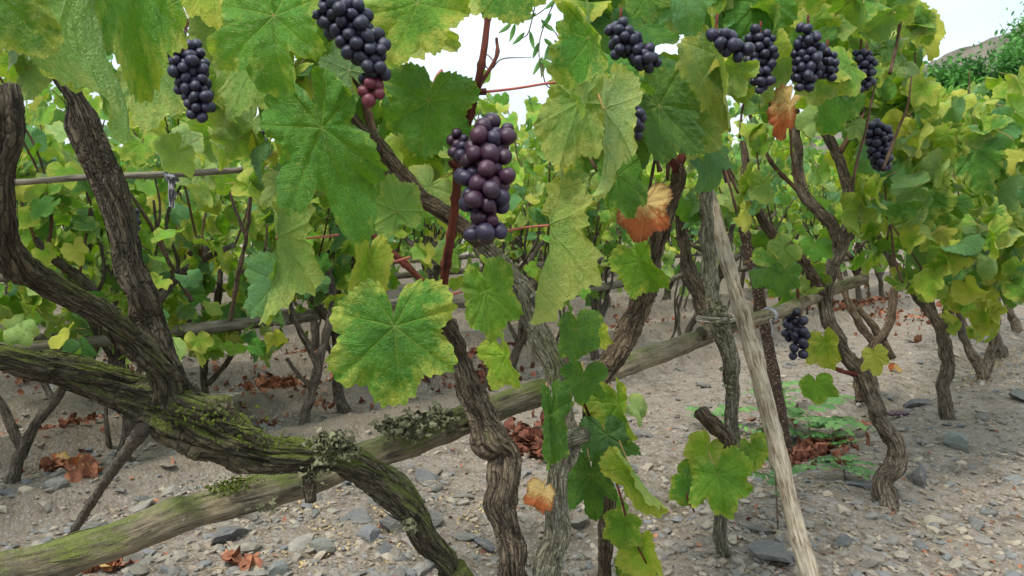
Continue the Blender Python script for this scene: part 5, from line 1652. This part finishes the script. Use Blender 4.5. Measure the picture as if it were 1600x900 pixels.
row_pole(8.55, -.1, 4, .55, .026, 'pole low in the third row at the centre', 7)
# upper left pole with the rag
pole('trellis_pole', 'thin bare pole crossing high at the upper left with a grey rag tied on', [[(-80, 292, 1.9, 7), (40, 284, 1.95, 6.5), (150, 276, 2.0, 7), (270, 272, 2.1, 7.5), (400, 264, 2.25, 6), (520, 258, 2.4, 6)]], 'pole_far', nseg=14, lump=.07)
b = Buf()
rg = P(269, 273, 2.1)
tor = [rg + np.array([.006 * math.cos(a), .022 * math.cos(a) * .3, 0]) + np.array([0, .02 * math.sin(a), .017 * math.cos(a)]) for a in np.linspace(0, 2 * pi, 12)]
tube(b, tor, [.009] * 12, nseg=8, step=.006, lump=.25, seed=5)
def cloth_strip(b, x0, y0, x1, y1, d, w0, w1, seed):
    rr = random.Random(seed); V_, Q_ = [], []
    m1, m2 = 12, 7
    for i in range(m1):
        t = i / (m1 - 1)
        for k in range(m2):
            u = k / (m2 - 1) - .5
            wd = w0 + (w1 - w0) * t
            V_.append(P(x0 + (x1 - x0) * t + u * wd + 1.5 * math.sin(t * 7 + seed), y0 + (y1 - y0) * t + 2.5 * u * (t > .9), d + .006 * math.sin(u * 14 + t * 3 + seed) + .004 * math.sin(t * 9)))
    for i in range(m1 - 1):
        for k in range(m2 - 1):
            Q_.append((i * m2 + k, i * m2 + k + 1, (i + 1) * m2 + k + 1, (i + 1) * m2 + k))
    b.add(V_, Q_)
cloth_strip(b, 270, 272, 267, 324, 2.07, 10, 9, 1)
cloth_strip(b, 266, 280, 272, 308, 2.065, 8, 7, 2)
cloth_strip(b, 262, 268, 277, 284, 2.06, 12, 10, 3)
tr_ = thing('rag', 'grey rag knotted around the thin upper pole at the left', 'rag', rg)
new_obj('knotted_cloth', b.mesh('cloth', (M['rag'],), org=tr_.location), tr_)

pole('stake', 'pale stripped wooden stake leaning from the lower right to the canopy', [[(1330, 1160, 1.75, 21), (1290, 985, 1.82, 20), (1266, 900, 1.86, 19), (1240, 810, 1.92, 18), (1215, 700, 2.0, 17.5), (1192, 610, 2.06, 17), (1168, 520, 2.12, 16), (1142, 430, 2.2, 14.5), (1119, 340, 2.27, 13), (1096, 255, 2.35, 11), (1086, 200, 2.4, 9)]], 'stake_pale', 'stake', ridge=.06, lump=.06, twist=.4, nseg=48, burls=((.38, 1.5, .012, .25), (.55, 4.2, .012, .25), (.72, 2.5, .012, .2), (.25, 5.5, .012, .2)), shreds=10)
gg = G(1229, 700)
dS = float((gg - CP) @ CF)
pole('stake', 'thin dark speckled stake standing behind the pale stake', [[(1231, 706, dS, 11), (1222, 660, dS - .03, 11.5), (1212, 600, dS - .08, 11.5), (1197, 520, dS - .15, 11.5), (1180, 430, dS - .25, 12), (1160, 350, dS - .33, 10), (1142, 290, dS - .4, 10), (1125, 230, dS - .45, 10)]], 'stake_dark', 'stake', nseg=18, lump=.05)
g2 = G(110, 838)
dP = float((g2 - CP) @ CF)
pole('prop_stick', 'thin grey forked stick propping up the mossy trunk at the left', [[(108, 842, dP, 8), (140, 790, dP - .3, 9), (180, 730, dP - .8, 11), (205, 695, dP - 1.15, 13), (222, 672, dP - 1.45, 17)]], 'bark_far', 'stick', nseg=18, ridge=.1, lump=.08)
# twine and wire ties
def ring_tie(name, label, c, axis, r, turns, wr, mat, tail=None):
    axis = axis / np.linalg.norm(axis)
    a = np.cross(axis, [0, 0, 1.0]); a /= np.linalg.norm(a) + 1e-9
    if np.linalg.norm(np.cross(axis, [0, 0, 1.0])) < .1: a = np.array([1.0, 0, 0])
    bb = np.cross(axis, a)
    pts = []
    for t in np.linspace(0, 2 * pi * turns, int(14 * turns)):
        rr = r * (1 + .06 * math.sin(t * 2.3))
        pts.append(c + a * rr * math.cos(t) + bb * rr * math.sin(t) + axis * wr * 1.7 * (t / (2 * pi) - turns / 2))
    if tail:
        pts += tail
    t_ = thing(name, label, 'tie', c)
    b = Buf(); tube(b, pts, [wr] * len(pts), nseg=6, step=.004, lump=.1)
    new_obj('strand', b.mesh('strand', (M[mat],), org=t_.location), t_)
c1 = P(1118, 497, 2.0)
ring_tie('twine_tie', 'old twine wound round the thin mossy vine at the pole', c1, np.array([.1, 0, 1.0]), .045, 3.2, .0028, 'twine')
c2 = P(1202, 492, 2.33)
ring_tie('wire_tie', 'grey wire loop tying the pole to the dark stake', c2, np.array([1, 1, .3]), .021, 4.2, .0022, 'wire', [P(1204, 500, 2.26), P(1206, 515, 2.26), P(1206, 526, 2.27)])

# ------------------------------------------------------------------ weeds
def frond(b, base, dirn, L, rng, n=7, mi=0, wid=.42):
    d = dirn / np.linalg.norm(dirn)
    pts = [base]
    for k in range(n):
        d = d + np.array([0, 0, -.09]); d /= np.linalg.norm(d)
        pts.append(pts[-1] + d * L / n)
    tube(b, pts, [.0014] * (n) + [.0006], nseg=4, step=L / n / 2, caps=False, mi=mi)
    side = np.cross(d, [0, 0, 1.0]); side /= np.linalg.norm(side) + 1e-9
    for k in range(1, n + 1):
        for sgn in ((-1, 1) if k < n else (0,)):
            ll = L * wid * (1 - .45 * abs(k / n - .45)) * rng.uniform(.8, 1.1)
            dd = side * sgn * .95 + (pts[k] - pts[k - 1]) / (L / n) * (.55 if sgn else 1) + np.array([0, 0, rng.uniform(-.25, .05)])
            dd /= np.linalg.norm(dd)
            up = np.cross(dd, side if sgn == 0 else (pts[k] - pts[k - 1])); up /= np.linalg.norm(up) + 1e-9
            ww = np.cross(dd, up)
            vv, q = [], []
            m_ = 7
            for i in range(m_):
                t = i / (m_ - 1)
                w_ = ll * .21 * math.sin(min(1, t * 1.15 + .08) * pi) ** .8 * (1.15 if i % 2 else .72)
                c = pts[k] + dd * ll * t + np.array([0, 0, -.12 * ll * t * t])
                vv += [c - ww * w_ + up * w_ * .25, c, c + ww * w_ + up * w_ * .25]
            for i in range(m_ - 1):
                q += [(i * 3, i * 3 + 1, i * 3 + 4, i * 3 + 3), (i * 3 + 1, i * 3 + 2, i * 3 + 5, i * 3 + 4)]
            b.add(vv, q, None, np.full((len(vv), 3), rng.uniform(0, 1)), mi)
m = NT('weed_leaf')
at = m.n('Attribute', attribute_name='bark'); sx = m.n('SeparateXYZ'); m.l(at.outputs['Vector'], sx.inputs[0])
c_ = m.ramp(sx.outputs[0], [(0.0, (.06, .17, .035)), (1.0, (.13, .27, .06))])
b_ = m.bsdf(c_, .5, None, .35); t_ = m.n('BsdfTranslucent'); m.l(c_, t_.inputs[0])
x_ = m.n('MixShader'); x_.inputs[0].default_value = .3; m.l(b_, x_.inputs[1]); m.l(t_.outputs[0], x_.inputs[2])
M['weed'] = m.out(x_.outputs[0])
rng = np.random.default_rng(61)
for px, py, hpx, nf, Lpx, lab in ((1262, 672, 55, 9, 80, 'fern-leaved weed with drooping fronds behind the dark stake'), (1215, 862, 150, 8, 62, 'tall thin weed on a dark stem behind the foot of the pale stake'), (1320, 770, 40, 6, 55, 'small weed with toothed leaves left of the bent vine foot'), (1120, 668, 25, 6, 60, 'pale feathery weed behind the mossy tied vine'), (1215, 640, 40, 6, 50, 'feathery weed between the two stakes'), (1300, 690, 30, 5, 45, 'low green weed beside the dead leaves')):
    g = G(px, py); d = float((g - CP) @ CF)
    base = np.array([g[0], g[1], gz(g[0], g[1])])
    t = thing('weed', lab, 'weed', base)
    H = hpx / FPX * d; L = Lpx / FPX * d
    top = base + np.array([rng.normal(0, .02), rng.normal(0, .02), H])
    b = Buf(); tube(b, [base, (base + top) / 2 + rng.normal(0, .006, 3), top], [.003, .0026, .0015], nseg=6, step=.02)
    new_obj('stem', b.mesh('stem', (M['twig'],), org=t.location), t)
    for k in range(nf):
        a = k * 2.4 + rng.uniform(-.3, .3)
        b = Buf()
        f0 = base + (top - base) * rng.uniform(.35, 1)
        frond(b, f0, np.array([math.cos(a), math.sin(a), rng.uniform(.2, .7)]), L * rng.uniform(.7, 1.1), rng, 6)
        new_obj('frond', b.mesh('frond', (M['weed'],), org=t.location), t)

# climber sprig with narrow leaves and tendrils against the sky
spr = thing('hanging_sprig', 'thin climber sprig with narrow pointed leaves hanging against the sky', 'sprig', P(880, -40, 1.9))
b = Buf()
SP = [[(890, -40), (868, 0), (850, 40), (842, 75), (846, 120)], [(868, 0), (835, 25), (800, 35)], [(860, 40), (880, 70), (890, 100)], [(930, -30), (925, 30), (934, 90), (933, 125)], [(846, 95), (852, 130), (866, 138), (880, 125), (884, 145)], [(775, 100), (760, 85), (756, 100), (768, 108), (785, 92), (830, 90)], [(838, 0), (826, 50), (815, 60)]]
for i, s_ in enumerate(SP):
    tube(b, [P(a[0], a[1], 1.9 + .03 * math.sin(i + k)) for k, a in enumerate(s_)], [.0016] * (len(s_) - 1) + [.0009], nseg=5, step=.008, seed=i)
new_obj('stem', b.mesh('stem', (M['cane_brown'],), org=spr.location), spr)
def lance(j, t, d, wpx):
    J, T = P(*j, d), P(*t, d + .01)
    dd = T - J; L = np.linalg.norm(dd); dd /= L
    ww = np.cross(dd, CF); ww /= np.linalg.norm(ww)
    up = np.cross(ww, dd)
    vv, q = [], []
    W = wpx / FPX * d
    for i in range(9):
        tt_ = i / 8
        w_ = W * math.sin(tt_ * pi) ** .8 * (1 - .35 * tt_) + .0002
        c = J + dd * L * tt_ + up * L * .12 * math.sin(tt_ * pi)
        vv += [c - ww * w_ + up * w_ * .5, c, c + ww * w_ + up * w_ * .5]
    for i in range(8):
        q += [(i * 3, i * 3 + 1, i * 3 + 4, i * 3 + 3), (i * 3 + 1, i * 3 + 2, i * 3 + 5, i * 3 + 4)]
    b = Buf(); b.add(vv, q, None, np.full((27, 3), random.random()))
    new_obj('leaf', b.mesh('leaf', (M['weed'],), org=spr.location), spr)
for j, t in (((842, 66), (832, 92)), ((850, 60), (868, 98 - 25)), ((866, 62), (885, 82)), ((860, 66), (850, 98)), ((848, 88), (832, 118)), ((866, 88), (882, 112)), ((850, 90), (846, 122)), ((820, 50), (800, 70)), ((828, 48), (835, 78)), ((845, 30), (868, 50)), ((838, 20), (815, 32)), ((800, 35), (778, 52)), ((805, 36), (796, 66)), ((868, 5), (892, 25)), ((880, 70), (898, 90)), ((890, 98), (893, 125)), ((925, 40), (945, 70)), ((925, 60), (912, 88)), ((934, 80), (945, 100)), ((872, -5), (850, 15)), ((880, -20), (905, 5)), ((862, 20), (845, 45))):
    lance(j, t, 1.9, 4.2)

# ------------------------------------------------------------------ trees on the right, in front of the hill
def leafy_tree(x, y, h, w_, label, seed):
    rng = np.random.default_rng(seed)
    t = thing('tree', label, 'tree', (x, y, 0))
    b = Buf()
    tube(b, [(0, 0, -.1), (.05, .03, h * .3), (-.03, .05, h * .6), (.02, 0, h * .85)], [.13, .10, .07, .03], nseg=12, step=.1, ridge=.1, lump=.1, seed=seed)
    for k in range(9):
        a = k * 2.4; z0 = h * (.25 + .06 * k)
        tube(b, [(0, 0, z0), (math.cos(a) * w_ * .4, math.sin(a) * w_ * .4, z0 + .3), (math.cos(a) * w_ * .8, math.sin(a) * w_ * .8, z0 + .45)], [.05, .03, .012], nseg=6, step=.1, seed=k)
    new_obj('trunk', b.mesh('trunk', (M['bark_far'],)), t)
    n = 34000
    nc = 70
    cc = rng.normal(0, 1, (nc, 3)); cc /= np.linalg.norm(cc, axis=1)[:, None]
    cc *= rng.uniform(.45, 1, (nc, 1)); cc *= np.array([w_, w_, h * .48]); cc[:, 2] += h * .52
    tone = rng.uniform(0, 1, nc)
    k = rng.integers(0, nc, n)
    c = cc[k] + rng.normal(0, 1, (n, 3)) * w_ * .15
    c[:, 2] = np.maximum(c[:, 2], .1)
    d = rng.normal(0, .5, (n, 3)); d[:, 2] -= .4; d /= np.linalg.norm(d, axis=1)[:, None]
    s_ = np.cross(d, rng.normal(0, 1, (n, 3))); s_ /= np.linalg.norm(s_, axis=1)[:, None]
    L = rng.uniform(.08, .17, (n, 1)); W = L * .22
    V = np.stack([c, c + d * L * .5 - s_ * W, c + d * L, c + d * L * .5 + s_ * W], 1).reshape(-1, 3)
    Q = np.arange(n * 4).reshape(-1, 4)
    b = Buf(); b.add(V, Q, None, np.repeat(np.clip(tone[k] + rng.normal(0, .15, n), 0, 1)[:, None] * np.ones(3), 4, 0))
    o = new_obj('crown', b.mesh('crown', (M['tree_leaf'],)), t)
    return t
m = NT('tree_leaf')
at = m.n('Attribute', attribute_name='bark'); sx = m.n('SeparateXYZ'); m.l(at.outputs['Vector'], sx.inputs[0])
c_ = m.ramp(sx.outputs[0], [(0.0, (.03, .11, .02)), (1.0, (.085, .26, .035))])
b_ = m.bsdf(c_, .55, None, .3); t_ = m.n('BsdfTranslucent'); m.l(c_, t_.inputs[0])
x_ = m.n('MixShader'); x_.inputs[0].default_value = .3; m.l(b_, x_.inputs[1]); m.l(t_.outputs[0], x_.inputs[2])
M['tree_leaf'] = m.out(x_.outputs[0])
leafy_tree(9.0, 15.2, 4.2, 1.2, 'bright green bushy tree at the foot of the hill, left one', 1)
leafy_tree(10.7, 15.6, 4.8, 1.35, 'bright green bushy tree at the foot of the hill, middle one', 2)
leafy_tree(12.5, 16.2, 4.7, 1.4, 'bright green bushy tree at the foot of the hill, right one', 3)

# single fallen leaves
for px, py, s_, lab in ((98, 724, .05, 'curled orange leaf on the soil left of the prop stick'), (145, 768, .045, 'small orange leaf under the prop stick'), (130, 730, .04, 'orange leaf lying next to the curled one by the prop stick'), (1278, 682, .055, 'rusty dry leaf on the furrow behind the dark stake'), (1400, 577, .05, 'rust leaf on the soil by the bright small leaf'), (990, 500, .05, 'orange leaf on the far soil right of the Y-shaped trunk'), (165, 896, .06, 'orange leaf at the bottom left below the pole')):
    g = G(px, py)
    o = bpy.data.objects.new('fallen_leaf', DRY[random.randrange(4)]); COL.objects.link(o)
    o.location = (g[0], g[1], gz(g[0], g[1]) + .02); o.scale = (s_, s_, s_)
    o.rotation_euler = (random.uniform(-.4, .4), random.uniform(-.4, .4), random.uniform(0, 6))
    o['label'] = lab; o['category'] = 'leaf'
